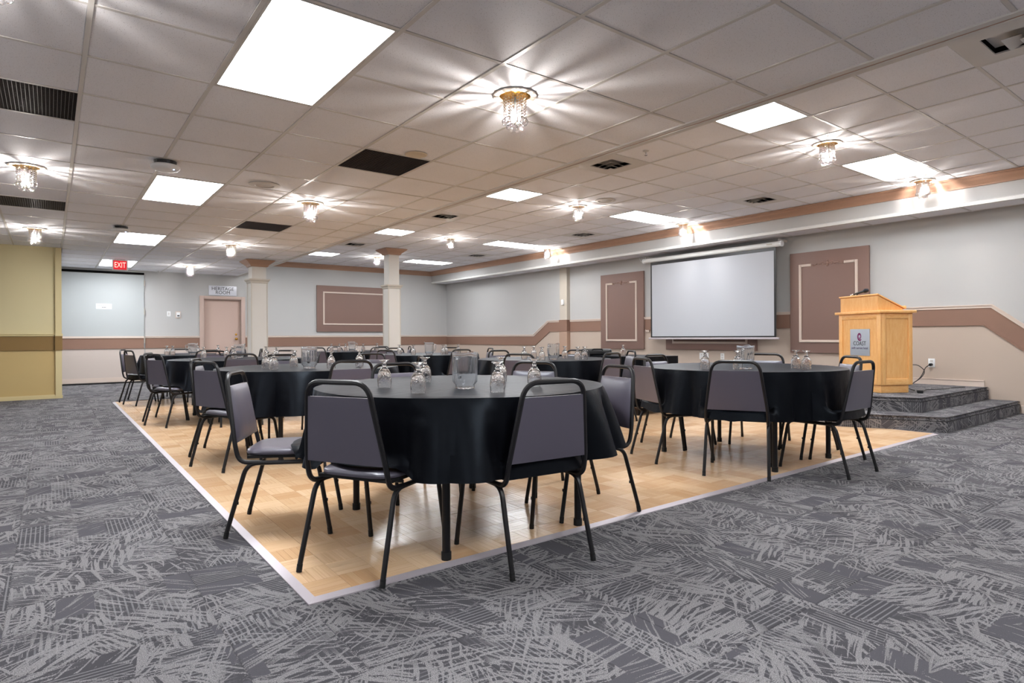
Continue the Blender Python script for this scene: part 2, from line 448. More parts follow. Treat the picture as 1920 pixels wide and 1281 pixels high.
def block(bm, ul, tl, x0, y0, sx, sy, along_x):
    n = 5
    L, W = (sx, sy) if along_x else (sy, sx)
    g = 0.0006
    tone0 = rnd.random()
    for k in range(n):
        gs = 0.0002
        a0 = W * k / n + (g if k == 0 else gs / 2); a1 = W * (k + 1) / n - (g if k == n - 1 else gs / 2)
        z = 0.0100 + rnd.uniform(-0.0001, 0.0001)
        q = [(g, a0), (L - g, a0), (L - g, a1), (g, a1)]
        ou, ov = rnd.random() * 30, rnd.random() * 30
        tn = min(max(0.78 * tone0 + 0.22 * rnd.random(), 0), 0.999)
        e = 0.0004
        top = [(g + e, a0 + e), (L - g - e, a0 + e), (L - g - e, a1 - e), (g + e, a1 - e)]
        V = lambda s, t, zz: bm.verts.new((x0 + (s if along_x else t), y0 + (t if along_x else s), zz))
        lo = [V(s, t, z - 0.0012) for s, t in q]; hi = [V(s, t, z) for s, t in top]
        fs = [bm.faces.new(hi)] + [bm.faces.new((lo[c], lo[(c + 1) % 4], hi[(c + 1) % 4], hi[c])) for c in range(4)]
        for f in fs:
            for l in f.loops:
                s, t_ = l.vert.co.x - x0, l.vert.co.y - y0
                if not along_x: s, t_ = t_, s
                l[ul].uv = (s + ou, t_ + ov); l[tl] = (tn, tn, tn, 1)
B = 0.152
ix0, iy0, ix1, iy1 = DX0 + E_, DY0 + E_, DX1 - E_, DY1 - E_
bl = []
for i in range(int(math.ceil((ix1 - ix0) / B))):
    for j in range(int(math.ceil((iy1 - iy0) / B))):
        x0, y0 = ix0 + i * B, iy0 + j * B
        sx, sy = min(B, ix1 - x0), min(B, iy1 - y0)
        if sx < 0.02 or sy < 0.02: continue
        bl.append((hypot(x0, y0) + 0.0, x0, y0, sx, sy, (i + j) % 2 == 0))
bl.sort()
big = bmesh.new(); bul = big.loops.layers.uv.new('uv'); btl = big.loops.layers.float_color.new('tone')
for k, (d, x0, y0, sx, sy, ax) in enumerate(bl):
    if k < 290:
        bm = bmesh.new(); ul = bm.loops.layers.uv.new('uv'); tl = bm.loops.layers.float_color.new('tone')
        block(bm, ul, tl, x0, y0, sx, sy, ax); finish('parquet_block', bm, M['parquet'], df)
    else: block(big, bul, btl, x0, y0, sx, sy, ax)
o = finish('parquet_field', big, M['parquet'], df); o['kind'] = 'stuff'

# ceilings -------------------------------------------------------------
AX, BX, AY, BY = 0.155, 0.63, 0.23, 0.635            # low grid (x0, pitch, y0, pitch)
UX, PX, UY, PY = 7.33, 0.622, 2.735, 0.617           # high grid
LOW_LIGHTS = [(1, j) for j in (-6, 0, 6, 12, 18)]      # column, first row; here row 4 -> y = AY+4*BY
AY = 4.04 - 6 * BY
LOW_LIGHTS = [(1, 4 + 6 * k) for k in (-1, 0, 1, 2, 3)] + [(-5, 4 + 6 * k) for k in (-1, 0, 1)]  # left column is added, out of view, to brighten the carpet there
low_skip = set()
for i, j in LOW_LIGHTS: low_skip |= {(i, j), (i, j + 1)}
GR = [(-1, 7), (3, 7), (-1, 13), (3, 13)]
low_skip |= set(GR)
UP_LIGHTS = [(-5, 0), (0, 0), (-5, 6), (0, 6), (-5, 12), (0, 12), (-5, 18), (0, 18), (-5, -6), (0, -6)]
up_skip = set()
for i, j in UP_LIGHTS: up_skip |= {(i, j), (i + 1, j)}
VENTS = [(-4, -3), (1, -3), (-4, 3), (1, 3), (-4, 9), (1, 9), (-4, 15), (1, 15)]
up_skip |= set(VENTS)
def tile_mesh(sx, sy):
    bm = bmesh.new(); h = 0.012; e = 0.004
    # lower face at z=0, rises behind
    a = [(0.011, 0.011), (sx - 0.011, 0.011), (sx - 0.011, sy - 0.011), (0.011, sy - 0.011)]
    lo = [bm.verts.new((p[0] + (e if p[0] < sx / 2 else -e), p[1] + (e if p[1] < sy / 2 else -e), 0)) for p in a]
    hi = [bm.verts.new((p[0], p[1], e)) for p in a]
    tp = [bm.verts.new((p[0], p[1], h)) for p in a]
    bm.faces.new(lo[::-1]); bm.faces.new(tp)
    for q in range(4):
        bm.faces.new((lo[q], lo[(q + 1) % 4], hi[(q + 1) % 4], hi[q])); bm.faces.new((hi[q], hi[(q + 1) % 4], tp[(q + 1) % 4], tp[q]))
    me = bpy.data.meshes.new('ceiling_tile'); bmesh.ops.recalc_face_normals(bm, faces=bm.faces[:]); bm.to_mesh(me); bm.free()
    me.materials.append(M['tile']); return me
def build_ceiling(name, z, x0g, px_, y0g, py_, xa, xb, ya, yb, skip, cut=None, lights=(), lights_along='y'):
    slab = boxo(name, (xa, ya, z + 0.05), (xb, yb, z + 0.12), M['bar']); slab['kind'] = 'structure'
    full = tile_mesh(px_, py_); cells = []
    i0, i1 = int(math.floor((xa - x0g) / px_)), int(math.ceil((xb - x0g) / px_))
    j0, j1 = int(math.floor((ya - y0g) / py_)), int(math.ceil((yb - y0g) / py_))
    for i in range(i0, i1):
        for j in range(j0, j1):
            if (i, j) in skip: continue
            x0, x1, y0, y1 = x0g + i * px_, x0g + (i + 1) * px_, y0g + j * py_, y0g + (j + 1) * py_
            if cut and cut((x0 + x1) / 2, (y0 + y1) / 2): continue
            fx0, fx1, fy0, fy1 = max(x0, xa), min(x1, xb), max(y0, ya), min(y1, yb)
            if fx1 - fx0 < 0.05 or fy1 - fy0 < 0.05: continue
            whole = fx1 - fx0 > px_ - 1e-4 and fy1 - fy0 > py_ - 1e-4
            cx, cy = (x0 + x1) / 2, (y0 + y1) / 2
            dep = cx * sin(TH) + cy * cos(TH); lat = cx * cos(TH) - cy * sin(TH)
            vis = dep > (z - CAMH) * 1.7 and abs(lat) < dep * 0.84 + 0.6
            cells.append((0 if vis else 1, dep, fx0, fy0, fx1 - fx0, fy1 - fy0, whole))
    cells.sort()
    rest = bmesh.new(); n = 0
    for (v, d, x, y, sx, sy, whole) in cells:
        if v == 0 and n < 280:
            me = full if whole else tile_mesh(sx, sy)
            o = bpy.data.objects.new('ceiling_tile', me); C.objects.link(o); o.parent = slab
            o.location = (x, y, z + 0.004 + rnd.uniform(0, 0.001)); n += 1
        else: box(rest, (x + 0.011, y + 0.011, z + 0.004), (x + sx - 0.011, y + sy - 0.011, z + 0.016))
    if len(rest.verts): o = finish('ceiling_tile_field', rest, M['tile'], slab); o['kind'] = 'stuff'
    # T-bars: long runners along y, cross bars along x
    for i in range(i0, i1 + 1):
        x = x0g + i * px_
        if xa < x < xb:
            y_end = yb
            if cut and cut(x - 0.02, yb - 0.1): y_end = YP
            segs = []; ys = ya
            for j in range(j0, j1):
                if (i - 1, j) in lights and (i, j) in lights: segs.append((ys, y0g + j * py_)); ys = y0g + (j + 1) * py_
            segs.append((ys, y_end))
            for a, b in segs:
                if b - a > 0.01: boxo('main_runner', (x - 0.012, a, z), (x + 0.012, b, z + 0.02), M['bar'], slab)
    for j in range(j0, j1 + 1):
        y = y0g + j * py_
        if ya < y < yb:
            xx = xa
            if cut and y > YP: xx = XP
            segs = []
            for i in range(i0, i1):
                if (i, j - 1) in lights and (i, j) in lights and lights_along == 'y': segs.append((xx, x0g + i * px_)); xx = x0g + (i + 1) * px_
            segs.append((xx, xb))
            for a, b in segs:
                if b - a > 0.01: boxo('cross_runner', (a, y - 0.011, z + 0.0015), (b, y + 0.011, z + 0.02), M['bar'], slab)
    return slab
low = build_ceiling('ceiling', ZL, AX, BX, AY, BY, XL, XE, YB, YF, low_skip, cut=lambda x, y: x < XP and y > YP, lights=low_skip - set(GR))
up = build_ceiling('ceiling.001', ZU, UX, PX, UY, PY, XE + 0.05, XS, YB, YF, up_skip, lights=up_skip - set(VENTS), lights_along='x')
sof = build_ceiling('ceiling.002', ZS, XS - 0.16, 0.61, 0.3, 0.61, XS, XW, YB, YF, set())
# bulkhead between the two ceilings and its bottom edge mouldings
bk = boxo('trim_1', (XE, YB, ZL + 0.012), (XE + 0.05, YF, ZU + 0.1), M['wall']); bk['kind'] = 'structure'
boxo('bottom_bead', (XE - 0.05, YB, ZL - 0.006), (XE - 0.004, YF, ZL + 0.012), M['bar'], bk)
boxo('dark_bead', (XE - 0.004, YB, ZL - 0.004), (XE + 0.012, YF, ZL + 0.012), M['crown'], bk)
boxo('outer_bead', (XE + 0.012, YB, ZL - 0.010), (XE + 0.062, YF, ZL + 0.012), M['bar'], bk)
# soffit face with crown moulding and bottom bead
so = boxo('trim_2', (XS - 0.02, YB, ZS), (XS, YF, ZU + 0.1), M['wall']); so['kind'] = 'structure'
def crown_poly(x, z, s):     # profile pointing to -x, hanging below z
    return [(x, z), (x - s * 0.95, z), (x - s * 0.95, z - s * 0.14), (x - s * 0.72, z - s * 0.24), (x - s * 0.6, z - s * 0.5), (x - s * 0.3, z - s * 0.78), (x - s * 0.2, z - s * 0.95), (x - s * 0.2, z - s * 1.1), (x, z - s * 1.1)]
bm = bmesh.new(); prism(bm, crown_poly(XS - 0.02, ZU, 0.115), YB, YF, 'y'); finish('crown_moulding', bm, M['crown'], so)
bm = bmesh.new(); prism(bm, [(XS - 0.02, ZS + 0.05), (XS - 0.045, ZS + 0.035), (XS - 0.045, ZS - 0.004), (XS + 0.03, ZS - 0.004), (XS + 0.03, ZS + 0.01), (XS - 0.02, ZS + 0.01)], YB, YF, 'y'); finish('corner_bead', bm, M['white'], so)

# walls ----------------------------------------------------------------
def wall(name, a, b, m):
    o = boxo(name, a, b, m); o['kind'] = 'structure'; return o
# far wall (y = YF); opening for the door at x 2.95..3.79
DXA, DXB, DZ = 2.95, 3.79, 1.95
fw = bmesh.new()
for a, b in (((XP - 0.2, YF, 0), (DXA, YF + 0.15, ZU + 0.1)), ((DXB, YF, 0), (XW + 0.2, YF + 0.15, ZU + 0.1)), ((DXA, YF, DZ), (DXB, YF + 0.15, ZU + 0.1))): box(fw, a, b)
wf = finish('wall_far', fw, M['wall']); wf['kind'] = 'structure'
def rail(parent, xa, xb, y, mb, mt, ml, z0=0.0, s=-1):
    f = lambda d: (y, y + s * d) if s > 0 else (y + s * d, y)
    def bx(n, za, zb, d, m): 
        ya, yb = f(d); boxo(n, (xa, ya, za), (xb, yb, zb), m, parent)
    bx('wainscot', 0.0, 0.79 + z0, 0.005, ml)
    bx('brown_band', 0.795 + z0, 1.015 + z0, 0.014, mb)
    bm = bmesh.new(); ya = y
    prism(bm, [(y, 1.01 + z0), (y + s * 0.022, 1.01 + z0), (y + s * 0.03, 1.025 + z0), (y + s * 0.022, 1.038 + z0), (y + s * 0.034, 1.045 + z0), (y + s * 0.034, 1.055 + z0), (y, 1.055 + z0)], xa, xb, 'x')
    finish('rail_moulding', bm, mt, parent)
    bx('lower_moulding', 0.778 + z0, 0.797 + z0, 0.024, mb)
rail(wf, 1.73, 2.855, YF, M['brown'], M['trim'], M['beige_far'])
rail(wf, 3.885, XW, YF, M['brown'], M['trim'], M['beige_far'])
bb = wall('baseboard_far', (1.73, YF - 0.02, 0), (2.855, YF - 0.005, 0.1), M['trim'])
boxo('baseboard_run', (3.885, YF - 0.02, 0), (XW, YF - 0.005, 0.1), M['trim'], bb)
bm = bmesh.new(); prism(bm, [(-q[0] + 0, q[1]) for q in crown_poly(0, ZU, 0.115)], 0, 1, 'x')
for v in bm.verts: v.co = Vector((XE + 0.05 + v.co.x * (XS - 0.02 - XE - 0.05), YF - v.co.y, v.co.z))
finish('crown_moulding', bm, M['crown'], wf)
# stage wall (x = XW)
ws = wall('wall_stage', (XW, YB, 0), (XW + 0.2, YF, ZS + 0.4), M['wall'])
PL = [(YF, 1.05), (11.95, 1.05), (11.39, 1.387), (2.53, 1.387), (2.13, 1.06), (YB, 1.05)]
def offs(pl, d):
    out = []
    for i, p in enumerate(pl):
        ns = []
        for a, b in ((i - 1, i), (i, i + 1)):
            if a < 0 or b >= len(pl): continue
            t_ = Vector((pl[b][0] - pl[a][0], pl[b][1] - pl[a][1])).normalized()
            nv = Vector((-t_.y, t_.x));  nv = nv if nv.y > 0 else -nv
            ns.append(nv)
        nv = sum(ns, Vector((0, 0))) / len(ns); k = 1 / max(nv.length_squared, 0.3)
        out.append((p[0] + nv.x * d * k, p[1] + nv.y * d * k))
    return out
def band(name, parent, d0, d1, dx, m, low_z=None):
    lo = offs(PL, d0) if low_z is None else [(p[0], low_z) for p in PL]; hi = offs(PL, d1)
    bm = bmesh.new()
    fl = [bm.verts.new((XW - dx, a, b)) for a, b in lo]; fh = [bm.verts.new((XW - dx, a, b)) for a, b in hi]
    bl_ = [bm.verts.new((XW, a, b)) for a, b in lo]; bh = [bm.verts.new((XW, a, b)) for a, b in hi]
    for i in range(len(PL) - 1):
        bm.faces.new((fl[i], fl[i + 1], fh[i + 1], fh[i])); bm.faces.new((fh[i], fh[i + 1], bh[i + 1], bh[i])); bm.faces.new((bl_[i], bl_[i + 1], fl[i + 1], fl[i]))
    return finish(name, bm, m, parent)
band('wainscot', ws, 0, -0.27, 0.005, M['beige'], low_z=0.0)
band('brown_band', ws, -0.255, -0.04, 0.014, M['brown'])
band('rail_moulding', ws, -0.045, -0.012, 0.024, M['trim'])
band('rail_moulding', ws, -0.014, 0.0, 0.036, M['trim'])
band('lower_moulding', ws, -0.272, -0.252, 0.024, M['brown'])
bb = wall('baseboard_stage', (XW - 0.022, YB, 0), (XW - 0.004, 2.24, 0.085), M['trim'])
boxo('baseboard_cap', (XW - 0.028, YB, 0.085), (XW - 0.004, 2.24, 0.1), M['trim'], bb)
boxo('baseboard_run', (XW - 0.022, 2.62, 0.305), (XW - 0.004, 11.4, 0.38), M['trim'], bb)
boxo('baseboard_cap', (XW - 0.028, 2.62, 0.38), (XW - 0.004, 11.4, 0.393), M['trim'], bb)
# wall pilaster
pi_ = wall('trim_3', (XW - 0.10, 10.60, 0.28), (XW, 10.85, ZS), M['coledge'])
boxo('pilaster_base', (XW - 0.112, 10.59, 0.28), (XW - 0.002, 10.86, 1.12), paint('pilaster_tan', (174, 146, 128)), pi_)
boxo('pilaster_band', (XW - 0.118, 10.585, 1.12), (XW - 0.002, 10.865, 1.39), M['brown'], pi_)
# partition wall on the left, warm light put into its colours
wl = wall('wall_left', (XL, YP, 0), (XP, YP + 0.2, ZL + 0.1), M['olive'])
boxo('return_wall', (XP - 0.12, YP + 0.2, 0), (XP, YF, ZL + 0.1), M['wall'], wl)
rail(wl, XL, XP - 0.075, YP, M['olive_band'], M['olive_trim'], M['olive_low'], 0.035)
boxo('corner_post', (XP - 0.075, YP - 0.045, 0), (XP + 0.012, YP + 0.02, ZL), M['olive_trim'], wl)
boxo('post_band', (XP - 0.08, YP - 0.058, 0.81), (XP + 0.02, YP - 0.001, 1.05), M['olive_band'], wl)
boxo('post_rail', (XP - 0.08, YP - 0.066, 1.05), (XP + 0.026, YP - 0.001, 1.092), M['olive_trim'], wl)
bb = wall('baseboard_left', (XL, YP - 0.03, 0), (XP + 0.012, YP - 0.005, 0.065), M['olive_trim'])
boxo('baseboard_cap', (XL, YP - 0.05, 0), (XP + 0.02, YP - 0.006, 0.05), M['olive_trim'], bb)
# walls the camera cannot see, closing the room
wall('wall_side', (XL - 0.15, YB, 0), (XL, YP + 0.2, ZU + 0.1), M['wall'])
wall('wall_back', (XL - 0.15, YB - 0.15, 0), (XW + 0.2, YB, ZU + 0.1), M['wall'])

# door and folding partition --------------------------------------------
d1 = struct_empty('door_1'); d1.location = (DXA, YF, 0)
boxo('door_leaf', (0.02, 0.07, 0.01), (DXB - DXA - 0.02, 0.115, DZ - 0.02), M['doorp'], d1)
def frame_part(a, b): return boxo('door_frame', a, b, M['doorf'], d1, 0.004)
frame_part((-0.095, -0.03, 0), (0.0, 0.02, DZ + 0.075)); frame_part((DXB - DXA, -0.03, 0), (DXB - DXA + 0.095, 0.02, DZ + 0.075)); frame_part((0.0, -0.03, DZ), (DXB - DXA, 0.02, DZ + 0.075))
boxo('door_stop', (0, 0.02, 0), (0.02, 0.13, DZ), M['doorf'], d1); boxo('door_stop', (DXB - DXA - 0.02, 0.02, 0), (DXB - DXA, 0.13, DZ), M['doorf'], d1); boxo('door_stop', (0.02, 0.02, DZ - 0.02), (DXB - DXA - 0.02, 0.13, DZ), M['doorf'], d1)
bm = bmesh.new(); lathe(bm, [(0, 0), (0.03, 0), (0.03, 0.008), (0.012, 0.012), (0.012, 0.035), (0.026, 0.045), (0.03, 0.06), (0.02, 0.072), (0, 0.074)], 16)
for v in bm.verts: v.co = Vector((DXB - DXA - 0.1 + v.co.x, 0.07 - v.co.z, 0.98 + v.co.y))
finish('door_knob', bm, M['brass'], d1, True)
bm = bmesh.new(); lathe(bm, [(0, 0), (0.026, 0), (0.024, 0.01), (0, 0.011)], 16)
for v in bm.verts: v.co = Vector((DXB - DXA - 0.1 + v.co.x, 0.07 - v.co.z, 1.09 + v.co.y))
finish('deadbolt', bm, M['brass'], d1, True)
d2 = struct_empty('door_2'); d2.location = (0.16, YF, 0)
boxo('partition_panel', (0, -0.04, 0.03), (1.545, -0.012, 2.44), paint('partition_paint', (172, 177, 178)), d2)
boxo('partition_wainscot', (0, -0.046, 0.03), (1.545, -0.038, 0.79), M['beige_far'], d2)
boxo('partition_band', (0.0, -0.055, 0.79), (1.535, -0.038, 1.015), M['brown'], d2)
boxo('partition_rail', (0.0, -0.07, 1.012), (1.545, -0.038, 1.055), M['trim'], d2)
boxo('partition_moulding', (0.0, -0.062, 0.775), (1.54, -0.038, 0.795), M['brown'], d2)
boxo('partition_base', (0.0, -0.06, 0.04), (1.545, -0.038, 0.14), M['trim'], d2)
boxo('head_track', (0, -0.05, 2.455), (1.55, 0.0, 2.50), M['void'], d2)
boxo('bottom_seal', (0, -0.05, 0.0), (1.545, -0.012, 0.03), M['black'], d2)
for zz in (2.2, 1.55, 0.9):
    boxo('hinge', (1.545, -0.06, zz), (1.562, -0.03, zz + 0.13), M['coledge'], d2)

# columns ----------------------------------------------------------------
def column(name, x, y, w, ztop):
    h = w / 2; hu = h - 0.015
    s = wall(name, (x - hu, y - hu, 0), (x + hu, y + hu, ztop), M['colbeige'])
    boxo('lower_casing', (x - h, y - h, 0), (x + h, y + h, 2.1), M['colbeige'], s)
    for sx in (-1, 1):
        for sy in (-1, 1):
            boxo('corner_bead', (x + sx * h - 0.009, y + sy * h - 0.009, 0.1), (x + sx * h + 0.009, y + sy * h + 0.009, 2.1), M['coledge'], s, 0.003)
    def ring(nm, prof, m):
        bm = bmesh.new(); rs = []
        for d, z in prof:
            rs.append([bm.verts.new((x + a * (h + d), y + b * (h + d), z)) for a, b in ((-1, -1), (1, -1), (1, 1), (-1, 1))])
        for p, q in zip(rs[:-1], rs[1:]):
            for k in range(4): bm.faces.new((p[k], p[(k + 1) % 4], q[(k + 1) % 4], q[k]))
        bm.faces.new(rs[0][::-1]); bm.faces.new(rs[-1])
        finish(nm, bm, m, s)
    ring('collar', [(0.0, 2.085), (0.015, 2.09), (0.022, 2.12), (0.045, 2.145), (0.05, 2.17), (-0.014, 2.175)], M['coledge'])
    ring('capital', [(-0.014, ztop - 0.13), (0.01, ztop - 0.125), (0.03, ztop - 0.09), (0.10, ztop - 0.035), (0.125, ztop - 0.012), (0.125, ztop - 0.001)], M['crown'])
    ring('plinth', [(0.02, 0.0), (0.02, 0.1), (0.0, 0.11)], M['trim'])
column('trim_4', 3.30, 12.78, 0.30, ZL)
column('trim_5', 6.12, 12.55, 0.28, ZU)

# ------------------------------------------------------------------ ceiling fittings
def troffer(label, x0, y0, x1, y1, z, grp):
    t_ = thing('ceiling_light', label, 'ceiling light', (0, 0, 0), 0, grp)
    bm = bmesh.new(); w_ = 0.014
    for a, b in (((x0, y0), (x1, y0 + w_)), ((x0, y1 - w_), (x1, y1)), ((x0, y0 + w_), (x0 + w_, y1 - w_)), ((x1 - w_, y0 + w_), (x1, y1 - w_))):
        box(bm, (a[0], a[1], z + 0.0005), (b[0], b[1], z + 0.022))
    finish('frame', bm, M['bar'], t_)
    boxo('diffuser', (x0 + w_, y0 + w_, z + 0.012), (x1 - w_, y1 - w_, z + 0.02), M['diff'], t_)
NTH = ['nearest', 'second nearest', 'third from the camera', 'farthest']
lb = ['white fluorescent panel in the low ceiling, above and behind the camera', 'large white fluorescent panel in the low ceiling, nearest to the camera', 'white fluorescent panel in the low ceiling just beyond the wireless access point',
      'white fluorescent panel in the low ceiling, second before the folding partition', 'white fluorescent panel in the low ceiling behind the exit sign'] + ['white fluorescent panel in the low ceiling left of the view, %s' % q for q in ('behind the camera', 'beside the camera', 'before the olive wall')]
for k, (i, j) in enumerate(LOW_LIGHTS):
    troffer(lb[k], AX + i * BX + 0.013, AY + j * BY + 0.012, AX + (i + 1) * BX - 0.013, AY + (j + 2) * BY - 0.012, ZL, 'light panels in the low ceiling')
lbs = {(-5, 0): 'half-hidden white light panel by the bulkhead, nearest the camera in the high ceiling', (0, 0): 'white light panel in the high ceiling nearest the podium',
       (-5, 6): 'half-hidden white light panel by the bulkhead, second row of the high ceiling', (0, 6): 'white light panel in the high ceiling in front of the projection screen',
       (-5, 12): 'half-hidden white light panel by the bulkhead, third row of the high ceiling', (0, 12): 'white light panel in the high ceiling, third along the soffit',
       (-5, 18): 'half-hidden white light panel by the bulkhead, farthest row of the high ceiling', (0, 18): 'white light panel in the high ceiling beside the far column capital',
       (-5, -6): 'white light panel by the bulkhead behind the camera', (0, -6): 'white light panel by the soffit behind the camera'}
for (i, j) in UP_LIGHTS:
    troffer(lbs[(i, j)], UX + i * PX + 0.013, UY + j * PY + 0.012, UX + (i + 2) * PX - 0.013, UY + (j + 1) * PY - 0.012, ZU, 'light panels in the high ceiling')
# crystal fixtures
def strand_mesh(nb, r, ball, spacing):
    bm = bmesh.new(); z = -0.008
    for k in range(nb):
        sphere(bm, (0, 0, z - r), r, 7, 5); z -= spacing
    sphere(bm, (0, 0, z - ball + 0.002), ball, 12, 8)
    bmesh.ops.recalc_face_normals(bm, faces=bm.faces[:])
    me = bpy.data.meshes.new('crystal_strand'); bm.to_mesh(me); bm.free(); me.materials.append(M['crystal'])
    me.polygons.foreach_set('use_smooth', [True] * len(me.polygons))
    return me
sm_out, sm_in = strand_mesh(8, 0.0088, 0.0185, 0.0178), strand_mesh(10, 0.0088, 0.0185, 0.0178)
def crystal_proto():
    t_ = thing('crystal_light', 'x', 'crystal light', (0, 0, 0), 0, 'crystal bead lights under the ceilings')
    bm = bmesh.new(); lathe(bm, [(0.100, -0.002), (0.104, -0.010), (0.125, -0.012), (0.138, -0.007), (0.140, 0.0), (0.1, 0.0)], 36, close=True); finish('mounting_ring', bm, M['chrome2'], t_, True)
    bm = bmesh.new(); lathe(bm, [(0, -0.004), (0.06, -0.004), (0.085, -0.007), (0.1005, -0.003)], 30); finish('reflector', bm, M['brass'], t_, True)
    for k in range(15):
        a = 2 * pi * (k + 0.2) / 15
        o = bpy.data.objects.new('crystal_strand', sm_out); C.objects.link(o); o.parent = t_; o.location = (0.068 * cos(a), 0.068 * sin(a), 0); o.rotation_euler = (0, 0, a)
    for k in range(6):
        a = 2 * pi * (k + 0.5) / 6
        o = bpy.data.objects.new('crystal_strand', sm_in); C.objects.link(o); o.parent = t_; o.location = (0.040 * cos(a), 0.040 * sin(a), 0); o.rotation_euler = (0, 0, a)
    bm = bmesh.new(); lathe(bm, [(0, -0.160), (0.006, -0.156), (0.0085, -0.143), (0.0085, -0.118), (0.005, -0.106), (0, -0.104)], 10); finish('bulb', bm, M['bulb'], t_, True)
    bm = bmesh.new(); lathe(bm, [(0, -0.1015), (0.004, -0.1015), (0.008, -0.094), (0.0085, -0.008), (0.0, -0.006)], 12); finish('candle_socket', bm, M['white'], t_, True)
    return t_
M['chrome2'] = mat('white_enamel_ring', (226, 216, 205), 0.25, 0.2)
cp = crystal_proto()
CL = []
LX = (AX - BX / 2, AX + 3.5 * BX)
LYR = [AY + (j + 0.5) * BY for j in (-1, 4, 10, 16, 22)]
LYR = [3.09 - 3.81, 3.09, 6.94, 10.78, 14.50]
UYR = [3.04 - 3.7, 3.04, 6.76, 10.46, 13.9]
rows = ['behind the camera', 'nearest the camera', 'in the second row', 'in the third row', 'in the farthest row']
cols = ['left in the low ceiling', 'mid low ceiling', 'mid high ceiling', 'by the soffit']
for r in range(5):
    for c, x in enumerate((-0.165, 2.375, UX - 1.5 * PX, UX + 2.5 * PX + 0.06)):
        y, z = (LYR[r], ZL) if c < 2 else (UYR[r], ZU)
        if c == 0 and r == 4: continue
        if c == 3: x = 8.93
        if r == 4 and c == 3: continue
        CL.append((x, y, z, 'crystal bead light with gold cup, %s, %s' % (rows[r], cols[c])))
for k, (x, y, z, l) in enumerate(CL):
    if k == 0: cp.location = (x, y, z); cp['label'] = l
    else: copy_tree(cp, (x, y, z), rnd.random() * 6, label=l)
# return-air grilles in the low ceiling
gl = {(-1, 7): 'brown egg-crate return grille at the left edge, nearest the camera', (3, 7): 'black square return grille in the middle of the low ceiling, near the round speaker disc',
      (-1, 13): 'brown egg-crate return grille at the left edge, beyond the hanging crystals', (3, 13): 'black square return grille farther along the low ceiling'}
M['grille'] = mat('grille_brown', (50, 40, 37), 0.45, 0.2)
for (i, j) in GR:
    x0, y0 = AX + i * BX + 0.012, AY + j * BY + 0.011; sx, sy = BX - 0.024, BY - 0.022
    g = thing('return_grille', gl[(i, j)], 'air grille', (x0, y0, ZL), 0, 'return grilles in the low ceiling')
    boxo('plenum', (0, 0, 0.035), (sx, sy, 0.045), M['void'], g)
    bm = bmesh.new(); n = 30
    for k in range(n + 1):
        a = sx * k / n; box(bm, (max(0, a - 0.0012), 0, 0.004), (min(sx, a + 0.0012), sy, 0.03))
    for k in range(n + 1):
        a = sy * k / n; box(bm, (0, max(0, a - 0.0012), 0.0045), (sx, min(sy, a + 0.0012), 0.0305))
    finish('egg_crate', bm, M['grille'], g)
# supply diffusers in the high ceiling
vl = {(-4, -3): 'large white chevron air diffuser at the top right corner', (1, -3): 'white chevron air diffuser by the soffit, outside the view', (-4, 3): 'white chevron air diffuser by the bulkhead, second nearest',
      (1, 3): 'white chevron air diffuser by the soffit, above the right wall panel', (-4, 9): 'white chevron air diffuser by the bulkhead, third away', (1, 9): 'white chevron air diffuser by the soffit, beyond the screen',
      (-4, 15): 'white chevron air diffuser by the bulkhead, farthest away', (1, 15): 'white chevron air diffuser by the soffit, farthest away'}
for (i, j) in VENTS:
    x0, y0 = UX + i * PX + 0.012, UY + j * PY + 0.011; sx = PX - 0.024; sy = PY - 0.022
    g = thing('air_diffuser', vl[(i, j)], 'air vent', (x0, y0, ZU), 0, 'supply diffusers in the high ceiling')
    a, b = 0.13, 0.47
    bm = bmesh.new()
    for p, q in (((0, 0), (sx, a)), ((0, b), (sx, sy)), ((0, a), (a, b)), ((b, a), (sx, b))): box(bm, (p[0], p[1], 0.001), (q[0], q[1], 0.012))
    finish('face_plate', bm, M['bar'], g)
    boxo('duct', (a - 0.01, a - 0.01, 0.09), (b + 0.01, b + 0.01, 0.1), M['void'], g)
    bm = bmesh.new()
    for p, q in (((a - 0.012, a - 0.012), (a, b + 0.012)), ((b, a - 0.012), (b + 0.012, b + 0.012)), ((a, a - 0.012), (b, a)), ((a, b), (b, b + 0.012))): box(bm, (p[0], p[1], 0.012), (q[0], q[1], 0.09))
    finish('collar', bm, M['void'], g)
    boxo('corner_plate', (a + 0.27, a + 0.27, -0.003), (b, b, 0.004), M['bar'], g)
    for d in (0.09, 0.175, 0.255):
        bm = bmesh.new(); e = a + d
        # sloped L-shaped blade
        def quadstrip(pts_lo, pts_hi):
            L = [bm.verts.new(p) for p in pts_lo]; H = [bm.verts.new(p) for p in pts_hi]
            for k in range(len(L) - 1): bm.faces.new((L[k], L[k + 1], H[k + 1], H[k]))
        dz = 0.034; r_ = 0.085
        quadstrip([(b, e, -0.006), (e, e, -0.006), (e, b, -0.006)], [(b, e + r_, dz), (e + r_, e + r_, dz), (e + r_, b, dz)])
        quadstrip([(b, e + 0.003, -0.006), (e + 0.003, e + 0.003, -0.006), (e + 0.003, b, -0.006)], [(b, e, -0.006), (e, e, -0.006), (e, b, -0.006)])
        quadstrip([(b, e + 0.003, -0.006), (e + 0.003, e + 0.003, -0.006), (e + 0.003, b, -0.006)], [(b, e + r_ + 0.003, dz), (e + r_ + 0.003, e + r_ + 0.003, dz), (e + r_ + 0.003, b, dz)])
        finish('blade', bm, M['bar'], g)
    if j < 0:          # these throw the other way
        for ch in g.children:
            for v in ch.data.vertices: v.co.y = sy - v.co.y
            ch.data.flip_normals()
